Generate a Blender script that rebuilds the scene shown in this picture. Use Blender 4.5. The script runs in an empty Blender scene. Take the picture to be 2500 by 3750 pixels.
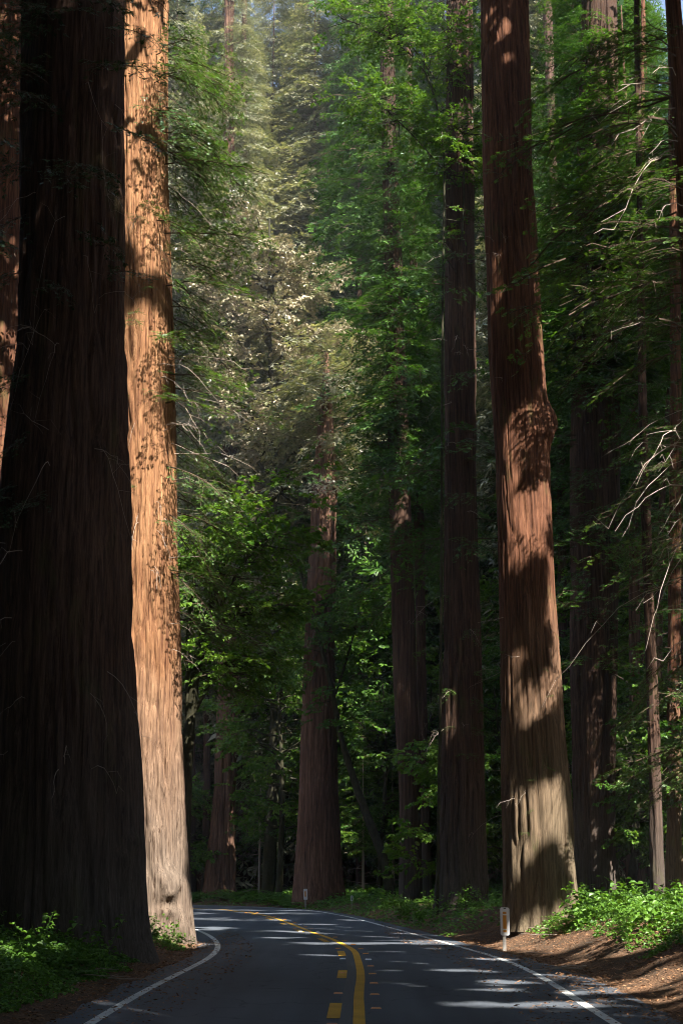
import bpy, math, time
import numpy as np
T0 = time.time()
rad = math.radians

# ------------------------------------------------------------------ camera, sky, sun, exposure
FPX, CAM_H, PITCH = 5000.0, 1.81, rad(15.02)        # focal length in photo pixels, eye height, upward tilt
SUN_EL, SUN_AZ = rad(50), rad(33)                    # sun behind the viewer, a little to the right
sc = bpy.context.scene
col = sc.collection
cam = bpy.data.objects.new('camera', bpy.data.cameras.new('camera'))
col.objects.link(cam)
cam.location = (0, 0, CAM_H)
cam.rotation_euler = (math.pi / 2 + PITCH, 0, 0)
cam.data.sensor_fit = 'VERTICAL'
cam.data.sensor_height = 36
cam.data.lens = FPX / 3750 * 36
cam.data.clip_end = 4000
sc.camera = cam
S = np.array([math.sin(SUN_AZ) * math.cos(SUN_EL), -math.cos(SUN_AZ) * math.cos(SUN_EL), math.sin(SUN_EL)])
world = bpy.data.worlds.new('World')
sc.world = world
world.use_nodes = True
wn = world.node_tree.nodes
sky = wn.new('ShaderNodeTexSky')
sky.sky_type = 'NISHITA'
sky.sun_disc = False
sky.sun_elevation = SUN_EL
sky.sun_rotation = math.pi - SUN_AZ
world.node_tree.links.new(sky.outputs[0], wn['Background'].inputs[0])
wn['Background'].inputs[1].default_value = 0.085
sl = bpy.data.lights.new('sun', 'SUN')
sl.energy = 5.0
sl.angle = rad(0.53)
sl.color = (1.0, 0.95, 0.87)
so = bpy.data.objects.new('sun', sl)
col.objects.link(so)
from mathutils import Vector, Matrix
so.rotation_euler = Vector(S).to_track_quat('Z', 'Y').to_euler()
so.location = (20, -60, 90)
sc.view_settings.view_transform = 'Standard'
sc.view_settings.look = 'None'
sc.view_settings.exposure = 1.95
sc.view_settings.gamma = 1.0
cy = sc.cycles
cy.max_bounces = 5
cy.diffuse_bounces = 2
cy.glossy_bounces = 2
cy.transmission_bounces = 3
cy.transparent_max_bounces = 4
cy.use_denoising = True
cy.filter_width = 1.0
cy.adaptive_threshold = 0.02
cy.sample_clamp_indirect = 4.0

# ------------------------------------------------------------------ small tools
RNG = np.random.default_rng(7)

def ray(px, py):
    cx, cyy = (px - 1250) / FPX, (1875 - py) / FPX
    return np.array([cx, math.cos(PITCH) - cyy * math.sin(PITCH), math.sin(PITCH) + cyy * math.cos(PITCH)])

def at(px, py, Y):
    d = ray(px, py)
    t = Y / d[1]
    return np.array([d[0] * t, Y, CAM_H + d[2] * t])

def hash3(ix, iy, iz, seed):
    h = (ix.astype(np.int64) * 374761393 + iy.astype(np.int64) * 668265263 + iz.astype(np.int64) * 2147483647 + seed * 1274126177) & 0xffffffff
    h = ((h ^ (h >> 13)) * 1274126177) & 0xffffffff
    h = ((h ^ (h >> 16)) * 2246822519) & 0xffffffff
    return ((h ^ (h >> 15)) & 0xffffff) / float(0xffffff)

def noise(x, y, z, seed=0):
    x, y, z = np.broadcast_arrays(np.asarray(x, float), np.asarray(y, float), np.asarray(z, float))
    ix, iy, iz = np.floor(x), np.floor(y), np.floor(z)
    fx, fy, fz = x - ix, y - iy, z - iz
    fx, fy, fz = fx * fx * (3 - 2 * fx), fy * fy * (3 - 2 * fy), fz * fz * (3 - 2 * fz)
    r = 0
    for a in (0, 1):
        for b in (0, 1):
            for c in (0, 1):
                w = (fx if a else 1 - fx) * (fy if b else 1 - fy) * (fz if c else 1 - fz)
                r = r + w * hash3(ix + a, iy + b, iz + c, seed)
    return r

def fbm(x, y, z, seed=0, oct=3):
    r, a, t = 0, 1.0, 0
    for k in range(oct):
        r = r + a * noise(x * 2 ** k, y * 2 ** k, z * 2 ** k, seed + k)
        t += a
        a *= .5
    return r / t

def sstep(a, b, x):
    t = np.clip((np.asarray(x, float) - a) / (b - a), 0, 1)
    return t * t * (3 - 2 * t)

NTRI = [0]
def quad_mesh(name, V, Q, mats, mi=None, tone=None, smooth=False):
    me = bpy.data.meshes.new(name)
    n, q = len(V), len(Q)
    me.vertices.add(n)
    me.vertices.foreach_set('co', np.ascontiguousarray(V, dtype=np.float32).ravel())
    me.loops.add(q * 4)
    me.loops.foreach_set('vertex_index', np.ascontiguousarray(Q, dtype=np.int32).ravel())
    me.polygons.add(q)
    me.polygons.foreach_set('loop_start', np.arange(0, q * 4, 4, dtype=np.int32))
    me.polygons.foreach_set('loop_total', np.full(q, 4, dtype=np.int32))
    for m in mats:
        me.materials.append(m)
    if mi is not None:
        me.polygons.foreach_set('material_index', np.ascontiguousarray(mi, dtype=np.int32))
    me.polygons.foreach_set('use_smooth', np.full(q, bool(smooth)))
    if tone is not None:
        at_ = me.attributes.new('tone', 'FLOAT', 'POINT')
        at_.data.foreach_set('value', np.ascontiguousarray(tone, dtype=np.float32))
    me.update(calc_edges=True)
    NTRI[0] += q * 2
    return me

def link(name, me, parent=None, loc=(0, 0, 0)):
    o = bpy.data.objects.new(name, me)
    col.objects.link(o)
    o.location = loc
    if parent is not None:
        o.parent = parent
    return o

def tag(o, label=None, cat=None, group=None, kind=None):
    if label: o['label'] = label
    if cat: o['category'] = cat
    if group: o['group'] = group
    if kind: o['kind'] = kind
    return o

def thing(name, loc, label, cat, group=None):
    o = link(name, None, None, tuple(float(v) for v in loc))
    return tag(o, label, cat, group)

class Soup:
    """collects quads with a material index and a tone per vertex"""
    def __init__(s): s.v, s.q, s.m, s.t, s.n = [], [], [], [], 0
    def add(s, V, Q, m=0, t=0.5):
        V = np.asarray(V, float).reshape(-1, 3)
        Q = np.asarray(Q, int).reshape(-1, 4)
        s.v.append(V); s.q.append(Q + s.n)
        s.m.append(np.full(len(Q), m) if np.isscalar(m) else m)
        s.t.append(np.full(len(V), t) if np.isscalar(t) else np.asarray(t, float))
        s.n += len(V)
    def arrays(s):
        return np.concatenate(s.v), np.concatenate(s.q), np.concatenate(s.m), np.concatenate(s.t)
    def mesh(s, name, mats, smooth=False):
        V, Q, M, T = s.arrays()
        return quad_mesh(name, V, Q, mats, M, T, smooth)

def norm(a):
    a = np.asarray(a, float)
    return a / np.maximum(np.linalg.norm(a, axis=-1, keepdims=True), 1e-9)

def tube(pts, radii, sides=3):
    pts = np.asarray(pts, float); radii = np.asarray(radii, float)
    tan = norm(np.gradient(pts, axis=0))
    ref = np.where(np.abs(tan[:, 2:3]) > .9, np.array([[1., 0, 0]]), np.array([[0, 0, 1.]]))
    a = norm(np.cross(tan, ref)); b = np.cross(tan, a)
    th = np.linspace(0, 2 * np.pi, sides, endpoint=False)
    V = pts[:, None] + radii[:, None, None] * (np.cos(th)[None, :, None] * a[:, None] + np.sin(th)[None, :, None] * b[:, None])
    n = len(pts)
    i, j = np.meshgrid(np.arange(n - 1), np.arange(sides), indexing='ij')
    j2 = (j + 1) % sides
    Q = np.stack([i * sides + j, i * sides + j2, (i + 1) * sides + j2, (i + 1) * sides + j], -1).reshape(-1, 4)
    return V.reshape(-1, 3), Q

def diamonds(base, d, up, l, w):
    """narrow leaves: base, two flanks and a tip"""
    base, d, up = (np.asarray(x, float) for x in (base, d, up))
    d = norm(d)
    side = norm(np.cross(d, up))
    l = np.broadcast_to(np.asarray(l, float), (len(base),))[:, None]
    w = np.broadcast_to(np.asarray(w, float), (len(base),))[:, None]
    V = np.stack([base, base + d * l * .45 + side * w * .5, base + d * l, base + d * l * .45 - side * w * .5], 1)
    return V.reshape(-1, 3), np.arange(len(base) * 4).reshape(-1, 4)

def broadleaves(base, d, up, l, w, fold=.25):
    """wide leaves folded along the midrib: two quads each"""
    base, d, up = (np.asarray(x, float) for x in (base, d, up))
    d = norm(d)
    side = norm(np.cross(d, up)); nrm = np.cross(side, d)
    l = np.broadcast_to(np.asarray(l, float), (len(base),))[:, None]
    w = np.broadcast_to(np.asarray(w, float), (len(base),))[:, None]
    lift = nrm * w * fold
    V = np.stack([base, base + d * l * .3 + side * w * .5 + lift, base + d * l * .68 + side * w * .42 + lift, base + d * l - nrm * l * .12,
                  base + d * l * .68 - side * w * .42 + lift, base + d * l * .3 - side * w * .5 + lift], 1)
    k = np.arange(len(base))[:, None] * 6
    Q = np.concatenate([k + np.array([[0, 1, 2, 3]]), k + np.array([[0, 3, 4, 5]])], 1).reshape(-1, 4)
    return V.reshape(-1, 3), Q

# ------------------------------------------------------------------ materials
def new_mat(name):
    m = bpy.data.materials.new(name)
    m.use_nodes = True
    nt = m.node_tree
    nt.nodes.clear()
    out = nt.nodes.new('ShaderNodeOutputMaterial')
    return m, nt, out

def N(nt, t, **kw):
    n = nt.nodes.new(t)
    for k, v in kw.items():
        setattr(n, k, v)
    return n

def ramp(nt, src, stops):
    r = N(nt, 'ShaderNodeValToRGB')
    e = r.color_ramp.elements
    while len(e) < len(stops): e.new(0.5)
    for k, (p, c) in enumerate(stops):
        e[k].position = p
        e[k].color = (*c, 1) if len(c) == 3 else c
    nt.links.new(src, r.inputs[0])
    return r.outputs[0]

def noise_tex(nt, scale, detail=4, vec=None, stretch=None, rough=.6):
    n = N(nt, 'ShaderNodeTexNoise')
    n.inputs['Scale'].default_value = scale
    n.inputs['Detail'].default_value = detail
    n.inputs['Roughness'].default_value = rough
    if vec is None:
        vec = N(nt, 'ShaderNodeNewGeometry').outputs['Position']
    if stretch:
        mp = N(nt, 'ShaderNodeMapping')
        mp.inputs['Scale'].default_value = stretch
        nt.links.new(vec, mp.inputs[0])
        vec = mp.outputs[0]
    nt.links.new(vec, n.inputs['Vector'])
    return n.outputs['Fac']

def mixc(nt, fac, a, b, mode='MIX'):
    m = N(nt, 'ShaderNodeMix', data_type='RGBA', blend_type=mode)
    for sock, v in ((m.inputs[0], fac), (m.inputs[6], a), (m.inputs[7], b)):
        if hasattr(v, 'is_linked'): nt.links.new(v, sock)
        elif isinstance(v, (int, float)): sock.default_value = v
        else: sock.default_value = (*v, 1)
    return m.outputs[2]

def leaf_mat(name, dark, light, trans=.35, rough=.42, spec=.35, tcol=None):
    m, nt, out = new_mat(name)
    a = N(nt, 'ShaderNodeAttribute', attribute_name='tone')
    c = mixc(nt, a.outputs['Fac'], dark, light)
    p = N(nt, 'ShaderNodeBsdfPrincipled')
    nt.links.new(c, p.inputs['Base Color'])
    p.inputs['Roughness'].default_value = rough
    p.inputs['Specular IOR Level'].default_value = spec
    t = N(nt, 'ShaderNodeBsdfTranslucent')
    nt.links.new(mixc(nt, 1.0, c, tcol or (1.0, 1.0, .35), 'MULTIPLY'), t.inputs[0])
    mx = N(nt, 'ShaderNodeMixShader')
    mx.inputs[0].default_value = trans
    nt.links.new(p.outputs[0], mx.inputs[1]); nt.links.new(t.outputs[0], mx.inputs[2])
    nt.links.new(mx.outputs[0], out.inputs[0])
    return m

def plain_mat(name, colr, rough=.6, spec=.3, var=0.0, scale=20, stretch=None, bump=0):
    m, nt, out = new_mat(name)
    p = N(nt, 'ShaderNodeBsdfPrincipled')
    p.inputs['Roughness'].default_value = rough
    p.inputs['Specular IOR Level'].default_value = spec
    if var:
        f = noise_tex(nt, scale, 5, stretch=stretch)
        nt.links.new(ramp(nt, f, [(.25, tuple(c * (1 - var) for c in colr)), (.75, tuple(min(1, c * (1 + var)) for c in colr))]), p.inputs['Base Color'])
        if bump:
            b = N(nt, 'ShaderNodeBump')
            b.inputs['Strength'].default_value = bump
            b.inputs['Distance'].default_value = .02
            nt.links.new(f, b.inputs['Height'])
            nt.links.new(b.outputs[0], p.inputs['Normal'])
    else:
        p.inputs['Base Color'].default_value = (*colr, 1)
    nt.links.new(p.outputs[0], out.inputs[0])
    return m

def bark_mat(name, deep, mid, pale, low=None, zlow=(2.0, 7.0), moss=0.0, fibre=1.0, bump=.6, cracks=.7):
    """stringy redwood bark: fibres stretched along the trunk, a weathered grey foot"""
    m, nt, out = new_mat(name)
    pos = N(nt, 'ShaderNodeNewGeometry').outputs['Position']
    f1 = noise_tex(nt, 15 * fibre, 6, pos, (1, 1, .026), .62)
    f2 = noise_tex(nt, 60 * fibre, 4, pos, (1, 1, .035), .65)
    f3 = noise_tex(nt, 11 * fibre, 4, pos, (1, 1, .05), .7)
    big = noise_tex(nt, .55, 4, pos, (1, 1, .3), .55)
    c = ramp(nt, f1, [(.33, deep), (.5, mid), (.68, pale)])
    f2c = ramp(nt, f2, [(.3, (.55, .5, .48)), (.7, (1.25, 1.2, 1.15))])
    c = mixc(nt, .8, c, f2c, 'MULTIPLY')
    c = mixc(nt, 1.0, c, ramp(nt, big, [(.3, (.72, .68, .66)), (.72, (1.2, 1.16, 1.1))]), 'MULTIPLY')
    crk = ramp(nt, f3, [(.57, (1, 1, 1)), (.66, (.3, .24, .2))])
    if low:
        sx = N(nt, 'ShaderNodeSeparateXYZ'); nt.links.new(pos, sx.inputs[0])
        mr = N(nt, 'ShaderNodeMapRange'); mr.inputs[1].default_value, mr.inputs[2].default_value = zlow
        mr.inputs[3].default_value, mr.inputs[4].default_value = 1, 0
        nt.links.new(sx.outputs[2], mr.inputs[0])
        w = N(nt, 'ShaderNodeMath', operation='MULTIPLY_ADD'); nt.links.new(big, w.inputs[0]); w.inputs[1].default_value = 1.6; w.inputs[2].default_value = -.8
        ad = N(nt, 'ShaderNodeMath', operation='ADD', use_clamp=True)
        nt.links.new(mr.outputs[0], ad.inputs[0]); nt.links.new(w.outputs[0], ad.inputs[1])
        mm = N(nt, 'ShaderNodeMath', operation='MULTIPLY'); nt.links.new(ad.outputs[0], mm.inputs[0]); nt.links.new(mr.outputs[0], mm.inputs[1])
        sq = N(nt, 'ShaderNodeMath', operation='SQRT'); nt.links.new(mm.outputs[0], sq.inputs[0])
        lowc = mixc(nt, .85, low, ramp(nt, f1, [(.3, (.5, .48, .46)), (.7, (1.35, 1.32, 1.28))]), 'MULTIPLY')
        lowc = mixc(nt, .7, lowc, f2c, 'MULTIPLY')
        c = mixc(nt, sq.outputs[0], c, lowc)
    if moss:
        mo = noise_tex(nt, 1.3, 5, pos, (1, 1, .35), .65)
        c = mixc(nt, ramp(nt, mo, [(.58, (0, 0, 0)), (.72, (moss, moss, moss))]), c, (.10, .115, .035))
    c = mixc(nt, cracks, c, crk, 'MULTIPLY')
    p = N(nt, 'ShaderNodeBsdfPrincipled')
    nt.links.new(c, p.inputs['Base Color'])
    p.inputs['Roughness'].default_value = .9
    p.inputs['Specular IOR Level'].default_value = .15
    hs = N(nt, 'ShaderNodeMath', operation='MULTIPLY_ADD'); nt.links.new(f2, hs.inputs[0]); hs.inputs[1].default_value = .5; nt.links.new(f1, hs.inputs[2])
    b = N(nt, 'ShaderNodeBump')
    b.inputs['Strength'].default_value = bump
    b.inputs['Distance'].default_value = .06
    nt.links.new(hs.outputs[0], b.inputs['Height'])
    nt.links.new(b.outputs[0], p.inputs['Normal'])
    nt.links.new(p.outputs[0], out.inputs[0])
    return m

M = {}
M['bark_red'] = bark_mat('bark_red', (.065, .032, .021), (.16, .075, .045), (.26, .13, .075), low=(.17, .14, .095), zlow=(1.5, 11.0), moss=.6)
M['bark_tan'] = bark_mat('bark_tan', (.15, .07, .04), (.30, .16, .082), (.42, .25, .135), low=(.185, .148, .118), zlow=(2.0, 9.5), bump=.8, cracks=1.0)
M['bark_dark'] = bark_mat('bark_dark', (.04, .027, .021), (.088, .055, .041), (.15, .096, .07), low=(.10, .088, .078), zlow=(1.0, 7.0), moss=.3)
M['bark_far'] = bark_mat('bark_far', (.065, .038, .028), (.145, .085, .06), (.25, .155, .11), fibre=.7)
M['bark_mossy'] = plain_mat('bark_mossy', (.05, .047, .028), .95, .1, .5, 9, (1, 1, .4), .5)
M['twig'] = plain_mat('twig', (.10, .07, .05), .9, .1)
M['dead_twig'] = plain_mat('dead_twig', (.36, .29, .235), .9, .1)
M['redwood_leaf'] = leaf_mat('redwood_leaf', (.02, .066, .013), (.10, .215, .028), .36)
M['bough_leaf_sunlit'] = leaf_mat('bough_leaf_sunlit', (.03, .09, .02), (.15, .26, .05), .36, .38, .5)  # brighter copy of the redwood leaf; sunlight on the boughs is in the colour
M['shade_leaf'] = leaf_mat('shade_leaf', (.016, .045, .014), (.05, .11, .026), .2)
M['far_leaf_sunlit'] = leaf_mat('far_leaf_sunlit', (.085, .125, .068), (.42, .39, .28), .36, .36, .6)  # pale light tone paints the sun highlights of the far foliage
M['maple_leaf'] = leaf_mat('maple_leaf', (.055, .15, .016), (.19, .32, .045), .45)
M['tanoak_leaf_sunlit'] = leaf_mat('tanoak_leaf_sunlit', (.17, .185, .07), (.6, .5, .37), .15, .32, .6, (1, .9, .6))  # overexposed sun gloss on the leaves is put into these pale tones
M['understory_leaf'] = leaf_mat('understory_leaf', (.032, .095, .015), (.115, .24, .03), .42)
M['herb_leaf'] = leaf_mat('herb_leaf', (.045, .13, .018), (.16, .31, .04), .35)

# ------------------------------------------------------------------ the road: its edges taken as they run on the ground
R_EDGE = [(3.45, -60), (3.45, 0), (3.53, 19), (3.62, 22), (3.76, 26), (3.80, 30), (3.62, 34.8), (3.24, 39), (2.70, 45), (1.62, 56.5), (-.1, 72.5), (-2.3, 84.5), (-5.2, 92), (-9.5, 98), (-18, 104), (-34, 109), (-70, 112)]
L_EDGE = [(-3.2, -60), (-3.2, .4), (-3.24, 19), (-3.27, 22), (-3.24, 26), (-3.16, 30), (-3.12, 34), (-3.32, 38.5), (-3.78, 43), (-4.5, 47.8), (-5.7, 54), (-7.6, 62), (-10.8, 72), (-15.5, 82), (-23, 90), (-36, 97), (-70, 102)]
C_LINE = [(.2, -60), (.2, 0), (.21, 18.7), (.27, 23), (.34, 27.5), (.36, 32.5), (.26, 38), (.02, 41), (-.36, 44.5), (-.95, 49), (-1.64, 54.9), (-2.4, 61.4), (-3.6, 70), (-5.3, 79), (-7.6, 86.2), (-12.6, 92.5), (-20.5, 97.5), (-35, 103), (-70, 107)]

def smooth_line(pts, step=.5):
    p = np.array(pts, float)
    s = np.concatenate([[0], np.cumsum(np.linalg.norm(np.diff(p, axis=0), axis=1))])
    tg = np.gradient(p, s, axis=0)
    q = np.arange(0, s[-1], step)
    i = np.clip(np.searchsorted(s, q, 'right') - 1, 0, len(p) - 2)
    h = (s[i + 1] - s[i])[:, None]
    t = ((q - s[i]) / (s[i + 1] - s[i]))[:, None]
    r = (2 * t**3 - 3 * t**2 + 1) * p[i] + (t**3 - 2 * t**2 + t) * h * tg[i] + (-2 * t**3 + 3 * t**2) * p[i + 1] + (t**3 - t**2) * h * tg[i + 1]
    k = np.ones(7) / 7
    rp = np.pad(r, ((3, 3), (0, 0)), 'edge')
    return np.stack([np.convolve(rp[:, a], k, 'valid') for a in (0, 1)], 1)

RL, LL, CL = smooth_line(R_EDGE), smooth_line(L_EDGE), smooth_line(C_LINE)
LLc, RLc = LL[::6], RL[::6]

def seg_dist(P, line):
    a, b = line[:-1], line[1:]
    best = np.full(len(P), 1e9)
    for k in range(len(a)):
        ab = b[k] - a[k]
        t = np.clip(((P - a[k]) @ ab) / (ab @ ab), 0, 1)
        d = np.linalg.norm(P - a[k] - t[:, None] * ab, axis=1)
        best = np.minimum(best, d)
    return best

def inside_road(P):
    """+ outside, distance from the white lines"""
    poly = np.concatenate([LLc, RLc[::-1]])
    x, y = P[:, 0], P[:, 1]
    ins = np.zeros(len(P), bool)
    j = len(poly) - 1
    for i in range(len(poly)):
        xi, yi, xj, yj = *poly[i], *poly[j]
        if yi != yj:
            c = ((yi > y) != (yj > y)) & (x < (xj - xi) * (y - yi) / (yj - yi) + xi)
            ins ^= c
        j = i
    d = np.minimum(seg_dist(P, LLc), seg_dist(P, RLc))
    return np.where(ins, -d, d)

def gz_arr(P):
    P = np.asarray(P, float).reshape(-1, 2)
    d = inside_road(P)
    x, y = P[:, 0], P[:, 1]
    n = fbm(x * .35, y * .35, 0, 11, 4)
    rt = sstep(1.0, 3.0, x) * sstep(70, 40, y)
    up = sstep(.7, 3.4, d) * (.28 + .75 * (n - .35) + .40 * rt)
    up = up + .028 * np.clip(d - 3, 0, 60) * sstep(60, 100, y + np.abs(x)) + .012 * np.clip(d - 3, 0, 60)
    up = up + sstep(.25, 1.0, d) * .05 * (fbm(x * 2.5, y * 2.5, 0, 5, 2) - .3)
    hill = sstep(125, 330, np.hypot(x * .8, y)) * 95
    return np.where(d < .45, -.03 - .0 * d, -.03 + up * 1.0) + hill * (y > 0) + np.where(y <= 0, 0, 0)

def gz(x, y):
    return float(gz_arr([[x, y]])[0])

def grid_axis(parts):
    return np.unique(np.concatenate([np.arange(a, b, s) for a, b, s in parts]))

# ground
gx = grid_axis([(-1200, -200, 120), (-200, -40, 12), (-40, -12, 2), (-12, 14, .32), (14, 44, 2), (44, 200, 12), (200, 1201, 120)])
gy = grid_axis([(-1200, -60, 120), (-60, 14, 4), (14, 48, .32), (48, 110, 1.0), (110, 340, 10), (340, 1500, 150)])
XX, YY = np.meshgrid(gx, gy, indexing='ij')
GP = np.stack([XX.ravel(), YY.ravel()], 1)
GZ = gz_arr(GP)
ii, jj = np.meshgrid(np.arange(len(gx) - 1), np.arange(len(gy) - 1), indexing='ij')
n_y = len(gy)
GQ = np.stack([ii * n_y + jj, (ii + 1) * n_y + jj, (ii + 1) * n_y + jj + 1, ii * n_y + jj + 1], -1).reshape(-1, 4)
def ground_mat():
    m, nt, out = new_mat('needle_litter')
    pos = N(nt, 'ShaderNodeNewGeometry').outputs['Position']
    a = noise_tex(nt, 1.1, 5, pos)
    b = noise_tex(nt, 26, 5, pos, (1, .45, 1), .7)
    c = ramp(nt, b, [(.3, (.045, .028, .018)), (.5, (.15, .085, .05)), (.7, (.33, .19, .11))])
    c = mixc(nt, ramp(nt, a, [(.38, (0, 0, 0)), (.66, (.75, .75, .75))]), c, (.07, .055, .04))
    p = N(nt, 'ShaderNodeBsdfPrincipled')
    p.inputs['Roughness'].default_value = .95
    p.inputs['Specular IOR Level'].default_value = .1
    nt.links.new(c, p.inputs['Base Color'])
    bp = N(nt, 'ShaderNodeBump'); bp.inputs['Strength'].default_value = .8; bp.inputs['Distance'].default_value = .05
    nt.links.new(b, bp.inputs['Height']); nt.links.new(bp.outputs[0], p.inputs['Normal'])
    nt.links.new(p.outputs[0], out.inputs[0])
    return m
M['litter'] = ground_mat()
ground = link('ground', quad_mesh('ground', np.column_stack([GP, GZ]), GQ, [M['litter']], smooth=True))
tag(ground, 'forest floor of brown redwood needle litter rising beside the road', 'ground', kind='structure')

def asphalt_mat():
    m, nt, out = new_mat('asphalt')
    pos = N(nt, 'ShaderNodeNewGeometry').outputs['Position']
    a = noise_tex(nt, 90, 3, pos, None, .7)
    b = noise_tex(nt, .5, 4, pos, (1, .25, 1))
    c = ramp(nt, a, [(.3, (.044, .052, .064)), (.7, (.112, .127, .15))])
    c = mixc(nt, 1.0, c, ramp(nt, b, [(.3, (.76, .76, .77)), (.7, (1.2, 1.2, 1.18))]), 'MULTIPLY')
    w = noise_tex(nt, 1.1, 2, pos, (1, .03, 1))
    c = mixc(nt, 1.0, c, ramp(nt, w, [(.38, (.84, .84, .85)), (.62, (1.14, 1.14, 1.13))]), 'MULTIPLY')
    vo = N(nt, 'ShaderNodeTexVoronoi', feature='DISTANCE_TO_EDGE')
    vo.inputs['Scale'].default_value = .35
    wv = N(nt, 'ShaderNodeVectorMath', operation='ADD'); nt.links.new(pos, wv.inputs[0])
    wn_ = N(nt, 'ShaderNodeTexNoise'); wn_.inputs['Scale'].default_value = 1.5; nt.links.new(pos, wn_.inputs['Vector'])
    nt.links.new(wn_.outputs['Color'], wv.inputs[1]); nt.links.new(wv.outputs[0], vo.inputs['Vector'])
    c = mixc(nt, 1.0, c, ramp(nt, vo.outputs['Distance'], [(.0, (.45, .45, .45)), (.012, (1, 1, 1))]), 'MULTIPLY')
    p = N(nt, 'ShaderNodeBsdfPrincipled')
    p.inputs['Roughness'].default_value = .72
    p.inputs['Specular IOR Level'].default_value = .35
    nt.links.new(c, p.inputs['Base Color'])
    bp = N(nt, 'ShaderNodeBump'); bp.inputs['Strength'].default_value = .35; bp.inputs['Distance'].default_value = .01
    nt.links.new(a, bp.inputs['Height']); nt.links.new(bp.outputs[0], p.inputs['Normal'])
    nt.links.new(p.outputs[0], out.inputs[0])
    return m
def paint_mat(name, colr):
    m, nt, out = new_mat(name)
    pos = N(nt, 'ShaderNodeNewGeometry').outputs['Position']
    a = noise_tex(nt, 22, 6, pos, None, .75)
    b = noise_tex(nt, 1.2, 3, pos)
    c = mixc(nt, ramp(nt, a, [(.59, (0, 0, 0)), (.72, (.8, .8, .8))]), colr, (.07, .072, .075))
    c = mixc(nt, 1.0, c, ramp(nt, b, [(.3, (.78, .78, .78)), (.7, (1.08, 1.08, 1.08))]), 'MULTIPLY')
    p = N(nt, 'ShaderNodeBsdfPrincipled')
    p.inputs['Roughness'].default_value = .7
    nt.links.new(c, p.inputs['Base Color'])
    nt.links.new(p.outputs[0], out.inputs[0])
    return m
M['asphalt'] = asphalt_mat()
M['white_paint'] = paint_mat('white_paint', (.62, .64, .62))
M['yellow_paint'] = paint_mat('yellow_paint', (.62, .33, .025))
M['sealed'] = plain_mat('sealed', (.10, .105, .112), .7, .3, .25, 30)

def offset(line, d):
    t = norm(np.gradient(line, axis=0))
    return line + np.stack([t[:, 1], -t[:, 0]], 1) * np.asarray(d).reshape(-1, 1)

def strip(a, b, z):
    n = min(len(a), len(b))
    V = np.concatenate([np.column_stack([a[:n], np.full(n, z)]), np.column_stack([b[:n], np.full(n, z)])])
    i = np.arange(n - 1)
    return V, np.stack([i, n + i, n + i + 1, i + 1], 1)

def resample(line, n):
    s = np.concatenate([[0], np.cumsum(np.linalg.norm(np.diff(line, axis=0), axis=1))])
    q = np.linspace(0, s[-1], n)
    return np.stack([np.interp(q, s, line[:, a]) for a in (0, 1)], 1)

nrd = 620
el, er = resample(LL, nrd), resample(RL, nrd)
jag = lambda sd: .16 * (fbm(np.arange(nrd) * .35, 0, 0, sd, 3) - .5) * 2
elo = offset(el, -.55 + jag(3)); ero = offset(er, .62 + jag(8) + .35 * sstep(35, 24, er[:, 1]))
# asphalt sheet: left verge, left lane, right lane, right verge
sp = Soup()
cols = [elo, el, el * .5 + er * .5, er, ero]
for a, b in zip(cols[:-1], cols[1:]):
    V, Q = strip(a, b, .0)
    sp.add(V, Q)
road = link('road', sp.mesh('road', [M['asphalt']]))
tag(road, 'two-lane asphalt road curving away between the redwoods', 'road', kind='structure')
V, Q = strip(offset(LL, -.075), offset(LL, .075), .004)
link('edge_line', quad_mesh('edge_line', V, Q, [M['white_paint']]), road)
V, Q = strip(offset(RL, -.075), offset(RL, .075), .004)
link('edge_line', quad_mesh('edge_line', V, Q, [M['white_paint']]), road)
wob = .03 * (fbm(np.arange(len(CL)) * .12, 0, 0, 21, 2) - .5) * 2
V, Q = strip(offset(CL, -.075 + wob), offset(CL, .085 + wob), .004)
link('centre_line', quad_mesh('centre_line', V, Q, [M['yellow_paint']]), road)
V, Q = strip(offset(CL, -.26 + wob), offset(CL, -.09 + wob * .5), .004)
link('worn_strip', quad_mesh('worn_strip', V, Q, [M['sealed']]), road)
sC = np.concatenate([[0], np.cumsum(np.linalg.norm(np.diff(CL, axis=0), axis=1))])
def along(s, off):
    o = offset(CL, off)
    return np.array([np.interp(s, sC, o[:, 0]), np.interp(s, sC, o[:, 1])])
s20 = sC[np.argmin(np.abs(CL[:, 1] - 20.6))]
for k in range(-3, 12):
    s0 = s20 + k * 7.6
    ss = np.linspace(s0 - 1.15, s0 + 1.15, 8)
    a = np.array([along(s, -.42) for s in ss]); b = np.array([along(s, -.24) for s in ss])
    V, Q = strip(a, b, .008)
    link('dash', quad_mesh('dash', V, Q, [M['yellow_paint']]), road)
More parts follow.
